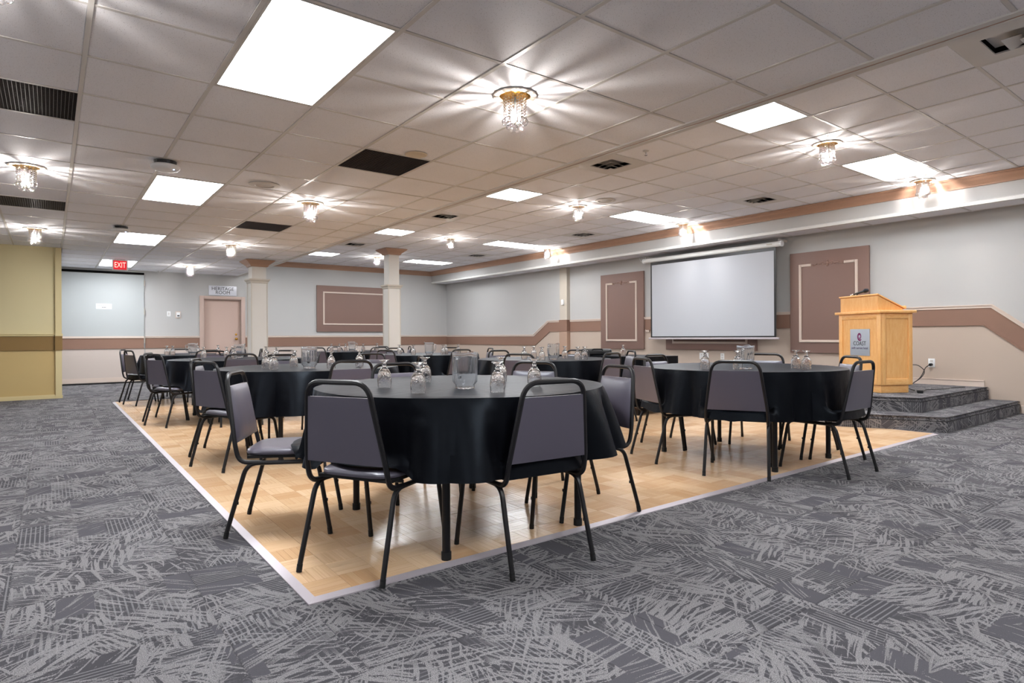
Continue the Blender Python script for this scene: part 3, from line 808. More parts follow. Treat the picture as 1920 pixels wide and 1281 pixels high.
# round ceiling speakers
def speaker(label, x, y, z, r, ri):
    g = thing('ceiling_speaker', label, 'speaker', (x, y, z), 0, 'round ceiling speakers')
    bm = bmesh.new(); lathe(bm, [(ri, -0.004), (ri + 0.008, -0.012), (r * 0.8, -0.010), (r, -0.004), (r, 0.0), (ri, 0.0)], 36, close=True); finish('rim', bm, M['bar'], g, True)
    bm = bmesh.new(); lathe(bm, [(0, -0.007), (ri * 0.7, -0.006), (ri + 0.001, -0.004)], 30); finish('grille', bm, mat('speaker_mesh', (176, 172, 168), 0.7), g, True)
x, y = px(496, 347, ZL); speaker('round white ceiling speaker with grey mesh centre in the low ceiling', x, y, ZL, 0.15, 0.085)
x, y = px(1135, 376, ZU); speaker('round white ceiling speaker in the high ceiling beyond a crystal light', x, y, ZU, 0.15, 0.1)
x, y = px(780, 290, ZL)
bm = bmesh.new(); lathe(bm, [(0, -0.006), (0.085, -0.006), (0.093, -0.003), (0.095, 0.0)], 32)
d = finish('ceiling_disc', bm, mat('cream_disc', (205, 192, 170), 0.6), None, True); d.location = (x, y, ZL); tag(d, 'plain cream round cover disc beside the black grille in the low ceiling', 'cover disc')
# wireless access points
def access_point(label, u, v):
    x, y = px(u, v, ZL)
    g = thing('access_point', label, 'wifi router', (x, y, ZL), 0, 'wireless access points')
    bm = bmesh.new(); lathe(bm, [(0, -0.078), (0.075, -0.078), (0.102, -0.072), (0.113, -0.058), (0.112, -0.042), (0.1, -0.032), (0, -0.030)], 32); finish('housing', bm, M['plastic'], g, True)
    bm = bmesh.new(); lathe(bm, [(0, -0.0295), (0.085, -0.0295), (0.09, 0.0), (0, 0.0)], 20); finish('bracket', bm, M['black'], g)  # black stands in for the shadow in the gap above the housing
    bm = bmesh.new(); sphere(bm, (0.055, -0.065, -0.0755), 0.006); finish('led', bm, M['led'], g)
access_point('white disc-shaped wireless access point with blue light, under the low ceiling', 310, 303)
access_point('white disc-shaped wireless access point farther away, before the partition', 226, 425)
# sprinklers
for k, (u, v, z, l) in enumerate(((1211, 283, ZU, 'small sprinkler head by the bulkhead above a crystal light'), (781, 491, ZU, 'small sprinkler head beside the far column capital'), (296, 508, ZL, 'small sprinkler head near the far wall of the low ceiling'))):
    x, y = px(u, v, z)
    g = thing('sprinkler_head', l, 'sprinkler', (x, y, z), 0, 'fire sprinkler heads')
    bm = bmesh.new(); lathe(bm, [(0.032, 0), (0.03, -0.006), (0.012, -0.008), (0, -0.008)], 16); finish('escutcheon', bm, M['bar'], g, True)
    bm = bmesh.new(); lathe(bm, [(0, -0.008), (0.008, -0.008), (0.006, -0.03), (0.004, -0.044), (0.016, -0.046), (0.016, -0.049), (0, -0.05)], 12); finish('deflector', bm, M['chrome'], g, True)
# exit sign
g = thing('exit_sign', 'red lit exit sign hanging from the low ceiling before the partition', 'exit sign', (1.08, 14.0, ZL - 0.215))
boxo('housing', (-0.13, 0, 0), (0.13, 0.05, 0.2), M['white'], g, 0.006)
boxo('lens', (-0.108, -0.004, 0.016), (0.108, 0.002, 0.186), M['exit_red'], g)
text('lettering', 'EXIT', 0.15, M['exit_txt'], g, (0, -0.0055, 0.1), (pi / 2, 0, 0), sx=0.62)
boxo('canopy', (-0.09, 0.0, 0.2), (0.09, 0.05, 0.2145), M['white'], g)

# ------------------------------------------------------------------ things on the walls
def ribbon_frame(bm, y0, z0, y1, z1, w_, x, dep, gap=None):
    """picture-frame moulding on a wall at x; gap leaves an opening in the top"""
    def bar(a, b, c, d):
        for s, dd in ((0.0, dep * 0.6), (0.30, dep)):
            k = w_ * s * 0.5
            box(bm, (x - dd, a + (k if b - a < c * 9 else 0), c + (k if d - c < 1e9 else 0)), (x, b - k, d - k))
    bar(y0, y1, z0, z0 + w_)
    bar(y0, y0 + w_, z0 + w_, z1); bar(y1 - w_, y1, z0 + w_, z1)
    if gap: bar(y0 + w_, y0 + gap, z1 - w_, z1); bar(y1 - gap, y1 - w_, z1 - w_, z1)
    else: bar(y0 + w_, y1 - w_, z1 - w_, z1)
def scroll(bm, cy, cz, x, s):
    for sg in (-1, 1):
        pts = []
        for k in range(26):
            q = k / 25; a = q * 2.6 * pi; rr = 0.045 * (1 - q * 0.75)
            pts.append((x, cy + sg * s * (0.075 + rr * cos(a) - 0.02 * q), cz + s * rr * sin(a) * 0.8))
        tube(bm, pts, [0.007 * s * (1 - 0.5 * k / 25) for k in range(26)], 6)
        pts = [(x, cy + sg * s * (0.11 + 0.22 * q), cz + s * (0.02 * sin(q * 7) - 0.012)) for q in [k / 15 for k in range(16)]]
        tube(bm, pts, [0.008 * s * (1 - 0.6 * k / 15) for k in range(16)], 6)
        for q in (0.13, 0.19, 0.25, 0.31):
            sphere(bm, (x, cy + sg * s * q, cz + s * 0.018 * cos(q * 60)), 0.014 * s, 7, 5)
    sphere(bm, (x, cy, cz + 0.012 * s), 0.03 * s, 9, 6); sphere(bm, (x, cy, cz - 0.03 * s), 0.02 * s, 8, 5); sphere(bm, (x, cy, cz + 0.05 * s), 0.016 * s, 8, 5)
M['brownrelief'] = mat('brown_relief', (150, 120, 108), 0.5)
def wall_panel(label, y0, y1, z0, z1, iy, iz0, iz1, ornate=True):
    g = thing('wall_panel', label, 'wall panel', (XW, (y0 + y1) / 2, z0), 0, 'brown framed wall panels')
    yc = (y0 + y1) / 2
    boxo('board', (-0.045, y0 - yc, 0), (-0.002, y1 - yc, z1 - z0), M['panelbrown'], g, 0.004)
    bm = bmesh.new(); ribbon_frame(bm, y0 + iy - yc, iz0 - z0, y1 - iy - yc, iz1 - z0, 0.04, -0.044, 0.022, 0.2 if ornate else None); finish('moulding', bm, M['trim'], g)
    if ornate:
        bm = bmesh.new(); scroll(bm, 0, iz1 - z0 - 0.015, -0.047, 0.9); finish('scrollwork', bm, M['brownrelief'], g, True)
    return g
wall_panel('brown wall panel with scrollwork, left of the projection screen', 8.335, 9.555, 0.725, 2.34, 0.17, 0.89, 2.15)
wall_panel('brown wall panel with scrollwork, between the screen and the podium', 4.01, 5.225, 0.715, 2.335, 0.155, 0.883, 2.14)
wall_panel('wide brown wall panel mostly hidden behind the projection screen', 5.83, 7.77, 0.733, 2.34, 0.165, 0.85, 2.15, False)
g = thing('wall_panel', 'wide brown panel with pale inner moulding on the far wall beside the column', 'wall panel', (6.82, YF, 1.16), 0, 'brown framed wall panels')
boxo('board', (-1.13, -0.045, 0), (1.13, -0.002, 1.25), M['panelbrown'], g, 0.004)
bm = bmesh.new(); ribbon_frame(bm, -0.965, 0.185, 0.965, 1.085, 0.04, -0.044, 0.022)
bmesh.ops.rotate(bm, verts=bm.verts[:], matrix=Matrix.Rotation(pi / 2, 3, 'Z'))
for v in bm.verts: v.co.x = -v.co.x; 
finish('moulding', bm, M['trim'], g)
# projection screen
g = thing('projection_screen', 'white pull-down projection screen with black border on the stage wall', 'projection screen', (9.5, 6.66, 0.92))
bm = bmesh.new(); tube(bm, [(0, -1.40, 1.575), (0, 1.47, 1.575)], 0.045, 16); finish('housing', bm, M['white'], g, True)
for yy in (-1.41, 1.475): 
    bm = bmesh.new(); tube(bm, [(0, yy - 0.012, 1.575), (0, yy + 0.012, 1.575)], 0.05, 16); finish('end_cap', bm, M['plastic'], g, True)
boxo('black_border', (-0.003, -1.31, 0.045), (0.001, 1.31, 1.54), M['black'], g)
boxo('projection_fabric', (-0.005, -1.275, 0.07), (-0.0032, 1.275, 1.475), M['screen'], g)
boxo('bottom_bar', (-0.014, -1.36, 0.012), (0.012, 1.36, 0.046), M['alu'], g, 0.006)
boxo('maker_plate', (-0.0475, -1.27, 1.57), (-0.044, -1.17, 1.585), M['coledge'], g)
for yy in (-1.36, 1.43): boxo('hanger', (-0.008, yy - 0.008, 1.62), (0.25, yy + 0.008, 1.66), M['bar'], g)
bm = bmesh.new(); tube(bm, fillet([(0.0, 1.49, 1.56), (0, 1.56, 1.58), (0.02, 1.62, 1.66), (0.2, 1.63, 1.69)], 0.03), 0.006, 6); finish('power_lead', bm, M['white'], g, True)
# electrical plates
def plate(name, label, cat, x, y, z, wy, hz, axis, slots):
    g = thing(name, label, cat, (x, y, z), 0 if axis == 'x' else pi / 2)
    boxo('cover_plate', (-0.008, -wy / 2, -hz / 2), (-0.001, wy / 2, hz / 2), M['plastic'], g, 0.002)
    for k, (sy, sz, w_, h_, m_) in enumerate(slots):
        boxo('insert', (-0.011, sy - w_ / 2, sz - h_ / 2), (-0.006, sy + w_ / 2, sz + h_ / 2), m_, g)
    return g
xw = XW - 0.005
plate('wall_outlet', 'wide white double outlet plate below the screen', 'outlet', xw, 6.91, 0.62, 0.2, 0.12, 'x', [(-0.05, 0.02, 0.035, 0.03, M['bar']), (-0.05, -0.025, 0.035, 0.03, M['bar']), (0.05, 0.02, 0.035, 0.03, M['bar']), (0.05, -0.025, 0.035, 0.03, M['bar'])])
plate('wall_outlet', 'small white outlet plate below the right end of the screen', 'outlet', xw, 6.52, 0.62, 0.075, 0.115, 'x', [(0, 0.024, 0.035, 0.03, M['bar']), (0, -0.024, 0.035, 0.03, M['bar'])])
po = plate('wall_outlet', 'white outlet plate with black plug beside the podium', 'outlet', xw, 3.22, 0.605, 0.08, 0.12, 'x', [(0, 0.026, 0.035, 0.03, M['bar']), (0, -0.024, 0.035, 0.03, M['bar'])])
plate('light_switch', 'white light switch plate on the far wall left of the thermostat', 'light switch', 2.205, YF, 1.575, 0.075, 0.12, 'y', [(0, 0, 0.034, 0.066, M['bar'])])
g = thing('thermostat', 'beige thermostat with dark display on the far wall near the door', 'thermostat', (2.40, YF, 1.555))
boxo('back_plate', (-0.055, -0.012, -0.08), (0.055, -0.001, 0.08), M['trim'], g)
boxo('body', (-0.04, -0.034, -0.06), (0.04, -0.011, 0.06), M['plastic'], g, 0.006)
boxo('display', (-0.024, -0.036, -0.035), (0.024, -0.033, -0.008), M['black'], g)
g = thing('motion_sensor', 'small white sensor box on the side of the wall pilaster', 'sensor', (XW - 0.10, 10.72, 1.80))
boxo('housing', (-0.045, -0.04, -0.06), (-0.001, 0.04, 0.065), M['plastic'], g, 0.012)
boxo('lens', (-0.047, -0.025, -0.04), (-0.044, 0.025, 0.0), M['bar'], g)
g = thing('wall_hook', 'small pale wall hook between the left panel and the screen', 'hook', (XW - 0.024, 8.24, 1.10))
boxo('base', (-0.012, -0.04, -0.02), (-0.001, 0.04, 0.02), M['trim'], g)
bm = bmesh.new(); tube(bm, fillet([(-0.01, 0.01, 0), (-0.05, 0.01, -0.005), (-0.06, 0.01, 0.03)], 0.02), 0.008, 8); finish('hook', bm, M['trim'], g, True)
# signs
g = thing('room_sign', 'glossy white sign lettered HERITAGE ROOM above the far door', 'sign', (3.37, YF - 0.03, 2.045))
boxo('board', (-0.315, 0.0, 0), (0.315, 0.022, 0.235), M['room_sign'], g, 0.003)
text('lettering', 'HERITAGE', 0.115, M['ink'], g, (0, -0.0012, 0.16), (pi / 2, 0, 0), sx=0.96)
text('lettering', 'ROOM', 0.115, M['ink'], g, (0, -0.0012, 0.068), (pi / 2, 0, 0), sx=0.96)
g = thing('paper_notice', 'white paper notice stuck on the folding partition', 'notice', (0.942, YF - 0.042, 1.66))
boxo('sheet', (-0.145, -0.002, 0), (0.145, 0, 0.115), M['paper'], g)
bm = bmesh.new()
for k in range(17):
    if k in (6, 12): continue
    box(bm, (-0.115 + k * 0.0137, -0.0026, 0.072), (-0.115 + k * 0.0137 + 0.0095, -0.0019, 0.086))
finish('faint_print', bm, M['ink2'], g)
bm = bmesh.new(); box(bm, (-0.035, -0.0026, 0.026), (-0.018, -0.0019, 0.044)); box(bm, (-0.012, -0.0026, 0.029), (0.04, -0.0019, 0.039)); finish('small_mark', bm, M['ink'], g)

# ------------------------------------------------------------------ stage
stg = thing('stage', 'low two-step stage covered in grey twig-patterned carpet, under the screen', 'stage', (0, 0, 0))
def stage_step(name, poly, z0, z1):
    """carpeted step: riser, rounded nosing and tread with the carpet pattern"""
    bm = bmesh.new(); ul = bm.loops.layers.uv.new('uv')
    n = len(poly)
    cx = sum(p[0] for p in poly) / n; cy = sum(p[1] for p in poly) / n
    def ring(d, z):
        out = []
        for i, p in enumerate(poly):
            a, b, c = Vector(poly[i - 1]), Vector(p), Vector(poly[(i + 1) % n])
            n1 = Vector(((b - a).y, -(b - a).x)).normalized(); n2 = Vector(((c - b).y, -(c - b).x)).normalized()
            nv = (n1 + n2); nv = nv / max(nv.length_squared / 2, 0.4)
            q = b + nv * d
            out.append(bm.verts.new((min(q.x, XW - 0.0055), q.y, z)))
        return out
    prof = [(0.0, z0), (0.0, z1 - 0.04), (0.012, z1 - 0.037), (0.017, z1 - 0.02), (0.012, z1 - 0.005), (0.0, z1), ]
    rs = [ring(d, z) for d, z in prof]
    per = 0
    for a, b in zip(rs[:-1], rs[1:]):
        s = 0
        for i in range(n):
            j = (i + 1) % n; L = (a[j].co - a[i].co).length
            f = bm.faces.new((a[i], a[j], b[j], b[i]))
            for l in f.loops:
                u_ = s + (L if l.vert in (a[j], b[j]) else 0)
                l[ul].uv = (u_ + z0 * 37, l.vert.co.z * 1.0 + 5 + z0 * 11)
            s += L
    f = bm.faces.new(rs[-1])
    for l in f.loops: l[ul].uv = (l.vert.co.x + 3, l.vert.co.y)
    o = finish(name, bm, M['carpet'], stg)
    bm = bmesh.new()
    pts = [(p[0] if p[0] > XW - 0.01 else p[0], p[1], z1 - 0.003) for p in poly]
    def outw(i, d):
        a, b, c = Vector(poly[i - 1]), Vector(poly[i]), Vector(poly[(i + 1) % n])
        n1 = Vector(((b - a).y, -(b - a).x)).normalized(); n2 = Vector(((c - b).y, -(c - b).x)).normalized()
        nv = n1 + n2; nv = nv / max(nv.length_squared / 2, 0.4); return b + nv * d
    for dz, dd, r in ((-0.002, 0.011, 0.0045), (-0.041, 0.0015, 0.004)):  # upper strip: edge seam; lower: dark strip painting the shadow gap under the nosing
        pp = [outw(i, dd) for i in range(n)]
        pp = [Vector((min(q.x, XW - 0.008), q.y, z1 + dz)) for q in pp]
        k0 = [i for i, p in enumerate(poly) if p[0] > XW - 0.01]
        # open line that starts and ends at the wall
        order = []
        st = [i for i in k0 if (i + 1) % n not in k0][0]
        for k in range(n): order.append(pp[(st + k) % n])
        tube(bm, order, r, 6)
    finish('edge_seam', bm, M['rubber'], stg)
    return o
LS = [(XW - 0.0055, 2.26), (XW - 0.0055, 11.95), (7.25, 11.95), (6.80, 11.2), (6.80, 3.12), (7.25, 2.26)]
US = [(XW - 0.0055, 2.58), (XW - 0.0055, 11.6), (7.52, 11.6), (7.14, 10.95), (7.14, 3.35), (7.52, 2.58)]
LS, US = LS[::-1], US[::-1]
LS = [LS[-1]] + LS[:-1]; US = [US[-1]] + US[:-1]
# carpet under the stage stays where it is; the steps stand on it
stage_step('lower_step', LS, 0.0005, 0.152)
stage_step('upper_step', US, 0.1525, 0.308)

# ------------------------------------------------------------------ podium
PZ = 0.3085
ang = radians(62)
pu = Vector((cos(ang), sin(ang), 0)); pw = Vector((sin(ang), -cos(ang), 0))
pod = thing('podium', 'light oak hotel podium with a sloped reading top, standing on the stage', 'podium', (7.835, 3.111, PZ), ang)
# local frame: +x runs along the front face (to its left end), -y runs back
def pb(name, a, b, m, bev=0.003, parent=pod): return boxo(name, a, b, m, parent, bev)
W_, D_ = 0.71, 0.43
pb('plinth', (0.0, -0.37, 0.0), (0.65, 0.0, 0.095), M['oakflat'])
bx0, bx1, by0, by1 = -0.03, W_ - 0.03, -0.40, 0.03
zb, zt = 0.095, 0.948
pb('carcass', (bx0 + 0.02, by0 + 0.02, zb), (bx1 - 0.02, by1 - 0.02, zt), M['oak'], 0)
sw = 0.062
for xa in (bx0, bx1 - sw): pb('front_stile', (xa, by1 - 0.021, zb), (xa + sw, by1, zt), M['oak'])
pb('front_rail', (bx0 + sw, by1 - 0.02, zb), (bx1 - sw, by1 - 0.001, zb + 0.075), M['oakflat']); pb('front_rail', (bx0 + sw, by1 - 0.02, zt - 0.065), (bx1 - sw, by1 - 0.001, zt), M['oakflat'])
pb('front_panel', (bx0 + sw - 0.004, by1 - 0.02, zb + 0.07), (bx1 - sw + 0.004, by1 - 0.012, zt - 0.06), M['oak'], 0)
for ya in (by0, by1 - 0.075): pb('side_stile', (bx0, ya, zb), (bx0 + 0.021, ya + 0.054, zt), M['oak'])
pb('side_rail', (bx0 + 0.001, by0 + 0.054, zb), (bx0 + 0.02, by1 - 0.075, zb + 0.075), M['oakflat']); pb('side_rail', (bx0 + 0.001, by0 + 0.054, zt - 0.065), (bx0 + 0.02, by1 - 0.075, zt), M['oakflat'])
pb('side_panel', (bx0 + 0.012, by0 + 0.05, zb + 0.07), (bx0 + 0.02, by1 - 0.07, zt - 0.06), M['oak'], 0)
pb('side_board', (bx1 - 0.02, by0, zb), (bx1 - 0.001, by1 - 0.022, zt), M['oak'])
pb('counter', (bx0 - 0.035, by0 - 0.03, zt), (bx1 + 0.035, by1 + 0.035, zt + 0.032), M['oakflat'], 0.006)
# slanted lectern
lz = zt + 0.032
bm = bmesh.new(); prism(bm, [(by1 + 0.0, lz), (by1 + 0.0, lz + 0.175), (by0 + 0.10, lz + 0.02), (by0 + 0.10, lz)], 0.005, 0.645, 'x'); finish('lectern_box', bm, M['oak'], pod)
bm = bmesh.new(); prism(bm, [(by1 + 0.014, lz + 0.186), (by1 + 0.012, lz + 0.200), (by0 + 0.075, lz + 0.032), (by0 + 0.075, lz + 0.018)], -0.008, 0.658, 'x'); finish('lectern_top', bm, M['oakflat'], pod)
pb('book_ledge', (-0.008, by0 + 0.06, lz + 0.018), (0.658, by0 + 0.078, lz + 0.055), M['oakflat'])
sg = boxo('name_plaque', (0.15, by1 - 0.012, 0.435), (0.48, by1 - 0.004, 0.762), M['plaque'], pod, 0.001, label='silver grey plaque')
# seen from the front, local +x runs to the left: letters are turned by pi about z
ty = by1 - 0.0032
text('lettering', 'COAST', 0.074, M['ink'], sg, (0.315, ty, 0.583), (pi / 2, 0, pi), sx=0.9)
text('lettering', 'swift current hotel', 0.040, mat('plum_ink', (74, 58, 96), 0.6), sg, (0.315, ty, 0.528), (pi / 2, 0, pi), sx=0.93)
bm = bmesh.new(); L1, L2 = [], []
NS = 44
for k in range(NS + 1):
    q = k / NS; a = radians(-38) - q * radians(505)       # from the tail at lower right, clockwise into the eye
    rr = 0.046 * (1 - q) ** 0.5 + 0.006; wd = 0.003 + 0.021 * max(0, sin(pi * q ** 0.55)) ** 0.9
    for L, s in ((L1, 1), (L2, -1)):
        R_ = rr - wd / 2 + s * wd / 2
        L.append(bm.verts.new((0.315 - R_ * cos(a) * 0.85, ty + 0.0004, 0.670 + R_ * sin(a) * 1.12)))
for k in range(NS): bm.faces.new((L1[k], L1[k + 1], L2[k + 1], L2[k]))
finish('spiral_emblem', bm, M['purple'], sg)
# microphone on the lectern
def P3(x, y, z): return Vector((7.835, 3.111, PZ)) + Vector((cos(ang) * x - sin(ang) * y, sin(ang) * x + cos(ang) * y, z))
g = thing('microphone', 'black handheld microphone in a clip on top of the podium', 'microphone', P3(0.40, by1 - 0.02, lz + 0.197), ang)
bm = bmesh.new(); tube(bm, [(0.03, 0, 0.022), (-0.14, -0.005, 0.048)], [0.010, 0.017], 12); finish('handle', bm, M['black'], g, True)
bm = bmesh.new(); tube(bm, [(-0.135, -0.005, 0.047), (-0.15, -0.006, 0.049), (-0.175, -0.006, 0.054), (-0.197, -0.007, 0.057), (-0.204, -0.007, 0.058)], [0.018, 0.0265, 0.027, 0.019, 0.006], 14); finish('grille', bm, mat('mic_mesh', (40, 42, 48), 0.45, 0.5), g, True)
bm = bmesh.new(); tube(bm, [(0.085, 0, 0.012), (0.025, 0, 0.023)], 0.0085, 10); finish('connector', bm, M['chrome'], g, True)
bm = bmesh.new(); box(bm, (-0.05, -0.016, 0.0), (0.0, 0.016, 0.006)); tube(bm, [(-0.025, 0, 0.004), (-0.03, 0, 0.02)], 0.010, 8); finish('clip_base', bm, M['black'], g)
# cables behind the podium
e = po.location
def cable(name, label, pts, r=0.0055):
    bm = bmesh.new(); tube(bm, fillet(pts, 0.12, 8), r, 7); o = finish(name, bm, M['black'], None, True)
    return tag(o, label, 'cable')
bm = bmesh.new(); tube(bm, [(xw - 0.011, 3.22, 0.582), (xw - 0.05, 3.225, 0.580)], 0.02, 12); o = finish('plug', bm, M['black'], None, True); 
pl_ = o
q1 = Vector(P3(-0.05, -0.44, 0.0))
cb = cable('power_cable', 'black power cable hanging from the wall outlet to the stage floor behind the podium', [(xw - 0.045, 3.225, 0.58), (xw - 0.10, 3.26, 0.55), (xw - 0.16, 3.30, 0.40), (xw - 0.3, 3.36, 0.316), (8.9, 3.25, 0.3155), (8.45, 2.98, 0.3155)])
pl_.parent = cb
cable('loose_cable', 'thin black cable lying on the stage floor beside the podium', [(8.38, 2.86, 0.314), (8.7, 2.95, 0.314), (9.0, 2.78, 0.314), (9.25, 2.85, 0.314), (9.45, 2.75, 0.314)], 0.004)
cable('looped_cable', 'black cable loop sticking out from the back of the podium', [P3(-0.01, by0 - 0.01, 0.33), P3(-0.05, by0 - 0.05, 0.33), P3(-0.09, by0 - 0.12, 0.26), P3(-0.06, by0 - 0.08, 0.17), P3(-0.02, by0 - 0.02, 0.12)], 0.0045)
g = thing('power_adapter', 'small black adapter block on the stage floor behind the podium', 'adapter', tuple(P3(-0.09, -0.44, 0.0005)), 0.4)
boxo('block', (-0.045, -0.03, 0), (0.045, 0.03, 0.035), M['black'], g, 0.006)
bm = bmesh.new(); tube(bm, [(0.045, 0, 0.015), (0.075, 0.005, 0.012)], 0.006, 8); finish('strain_relief', bm, M['rubber'], g)

# ------------------------------------------------------------------ chairs
SEAT = 0.437
TOPZ = 0.808
def make_chair():
    t_ = thing('banquet_chair', 'x', 'chair')
    # seat pad
    bm = bmesh.new()
    n = 28; prof = [(0.0, 0.012), (0.90, 0.012), (0.985, 0.018), (1.0, 0.03), (0.985, 0.042), (0.92, 0.053), (0.7, 0.0595), (0.35, 0.062), (0, 0.062)]
    def sup(a):
        c, s = cos(a), sin(a); e = 0.42
        x = math.copysign(abs(c) ** e, c); y = math.copysign(abs(s) ** e, s)
        wx = 0.205 - 0.016 * (-y if y < 0 else 0) ; return x * wx, y * 0.203
    rings = []
    for r, z in prof:
        if r == 0: rings.append([bm.verts.new((0, 0, SEAT - 0.045 + z * 0.72))]); continue
        rings.append([bm.verts.new((sup(2 * pi * k / n)[0] * r, sup(2 * pi * k / n)[1] * r, SEAT - 0.045 + z * 0.72)) for k in range(n)])
    for a, b in zip(rings[:-1], rings[1:]):
        for k in range(n):
            k2 = (k + 1) % n
            if len(a) == 1: bm.faces.new((a[0], b[k2], b[k]))
            elif len(b) == 1: bm.faces.new((a[k], a[k2], b[0]))
            else: bm.faces.new((a[k], a[k2], b[k2], b[k]))
    finish('seat', bm, M['vinyl'], t_, True)
    boxo('seat_board', (-0.185, -0.18, SEAT - 0.05), (0.185, 0.185, SEAT - 0.036), M['rubber'], t_)
    # back frame: inverted U leaning back, curving forward under the seat
    R = 0.0115
    zr = SEAT - 0.048
    def side(s):
        return [(s * 0.203, -0.11, zr - 0.020), (s * 0.205, -0.212, zr - 0.016), (s * 0.203, -0.232, zr + 0.07), (s * 0.152, -0.285, TOPZ)]
    a, b = side(-1), side(1)
    pts = fillet(a + b[::-1], [0.05, 0.05, 0.068, 0.068, 0.05, 0.05], 6)
    bm = bmesh.new(); tube(bm, pts, R, 8); finish('back_frame', bm, M['steel'], t_, True)
    # backrest pad (trapezoid, slightly domed)
    bm = bmesh.new(); N, Mz = 8, 8
    def bp(u, v, side_):
        z = 0.468 + 0.278 * v
        q = (z - (zr + 0.07)) / (TOPZ - zr - 0.07)
        half = (0.203 - 0.051 * q) - 0.007
        y = -0.232 - 0.053 * q
        edge = min(1, 6 * min(u, 1 - u)) * min(1, 6 * min(v, 1 - v))
        th = (0.009 + 0.017 * edge ** 0.5) if side_ > 0 else (-0.007 - 0.005 * edge)
        return ((2 * u - 1) * half, y + th, z)
    us = [0, 0.03, 0.1, 0.25, 0.42, 0.58, 0.75, 0.9, 0.97, 1]
    g_ = {}
    for sd in (1, -1):
        for i, u in enumerate(us):
            for j, v in enumerate(us): g_[sd, i, j] = bm.verts.new(bp(u, v, sd))
    K = len(us)
    for sd in (1, -1):
        for i in range(K - 1):
            for j in range(K - 1): bm.faces.new((g_[sd, i, j], g_[sd, i + 1, j], g_[sd, i + 1, j + 1], g_[sd, i, j + 1]))
    for i in range(K - 1):
        for j in (0, K - 1):
            bm.faces.new((g_[1, i, j], g_[1, i + 1, j], g_[-1, i + 1, j], g_[-1, i, j])); bm.faces.new((g_[1, j, i], g_[1, j, i + 1], g_[-1, j, i + 1], g_[-1, j, i]))
    finish('backrest', bm, M['vinyl'], t_, True)
    # legs with their bends, side rails
    RL = 0.0112
    for s in (-1, 1):
        for nm, foot, top, mid in (('leg', (s * 0.212, -0.275, 0.012), (s * 0.204, -0.175, zr - 0.022), (s * 0.203, -0.06, zr - 0.022)), ('leg', (s * 0.216, 0.225, 0.012), (s * 0.204, 0.165, zr - 0.022), (s * 0.203, 0.06, zr - 0.022))):
            bm = bmesh.new(); pts = fillet([foot, top, mid], 0.06, 6); tube(bm, pts, RL, 8)
            # stacking bumper nub
            k = Vector(foot).lerp(Vector(top), 0.45); box(bm, (k.x - s * 0.003 - 0.004, k.y + 0.007, k.z - 0.007), (k.x - s * 0.003 + 0.004, k.y + 0.015, k.z + 0.007))
            l = finish('leg', bm, M['steel'], t_, True)
            bm = bmesh.new(); d_ = (Vector(top) - Vector(foot)).normalized(); tube(bm, [Vector(foot) - Vector((0, 0, 0.011)), Vector(foot) + d_ * 0.022], 0.0120, 8); finish('foot_glide', bm, M['rubber'], l, True)
        bm = bmesh.new(); tube(bm, [(s * 0.203, -0.065, zr - 0.022), (s * 0.203, 0.065, zr - 0.022)], RL, 8); finish('side_rail', bm, M['steel'], t_, True)
    bm = bmesh.new(); tube(bm, [(-0.2, 0.06, zr - 0.004), (0.2, 0.06, zr - 0.004)], 0.008, 6); tube(bm, [(-0.2, -0.11, zr - 0.004), (0.2, -0.11, zr - 0.004)], 0.008, 6); finish('cross_brace', bm, M['steel'], t_)
    return t_
TABLES = {  # name: centre, description of the table
    'T1': ((1.80, 2.84), 'the nearest round table'),
    'T2': ((4.58, 2.87), 'the table before the podium'),
    'T3': ((1.84, 5.42), 'the second left-hand table'),
    'T4': ((1.87, 8.20), 'the third left-hand table'),
    'T5': ((1.87, 10.95), 'the farthest left-hand table'),
    'T6': ((4.65, 11.00), 'the table before the far wall panel'),
    'T7': ((4.60, 8.20), 'the table before the far room corner'),
    'T8': ((4.60, 5.45), 'the table before the projector bag'),
}
SEATS = {a: s for a, s in ((270, 'near right place'), (206, 'near left place'), (150, 'left place'), (94, 'far left place'), (38, 'far right place'), (340, 'right place'))}
# per table: (seat bearing label, x, y of the seat centre from the table centre, heading of the sitter in degrees)
BASE = [(270, 0.02, -0.66, 88), (206, -0.62, -0.27, 22), (150, -0.62, 0.32, -23), (94, -0.05, 0.70, 274), (38, 0.56, 0.43, 218), (340, 0.66, -0.25, 160)]
CH = {k: list(BASE) for k in TABLES}
CH['T1'] = [(270, -0.063, -0.60, 84.8), (206, -0.625, -0.296, 29.2), (150, -0.774, 0.464, -28.4), (94, 0.046, 0.64, 268), (38, 0.66, 0.345, 208), (340, 0.62, -0.265, 167)]
CH['T2'] = [(270, 0.015, -0.655, 89), (206, -0.572, -0.322, 27.8), (150, -0.53, 0.297, -22), (94, -0.05, 0.70, 274), (38, 0.56, 0.43, 218), (340, 0.66, -0.25, 160)]
CH['T2'][3:] = [(94, 0.0, 0.64, 270), (38, 0.62, 0.226, 200), (340, 0.466, -0.377, 141)]
CH['T8'] = [(270, 0.115, -0.65, 100), (206, -0.547, -0.369, 34), (150, -0.50, 0.33, -30), (94, 0.03, 0.68, 268), (38, 0.61, 0.25, 202), (340, 0.69, -0.366, 150)]
CH['T3'][3] = (94, 0.08, 0.92, 265); CH['T3'][4] = (38, 0.78, 0.70, 222); CH['T4'][0] = (270, -0.115, -0.65, 80)
CH['T3'][1] = (206, -0.653, -0.283, 20.6); CH['T3'][2] = (150, -0.582, 0.322, -25.5)
CH['T4'][1] = (206, -0.686, -0.245, 22.5); CH['T4'][2] = (150, -0.66, 0.30, -25)
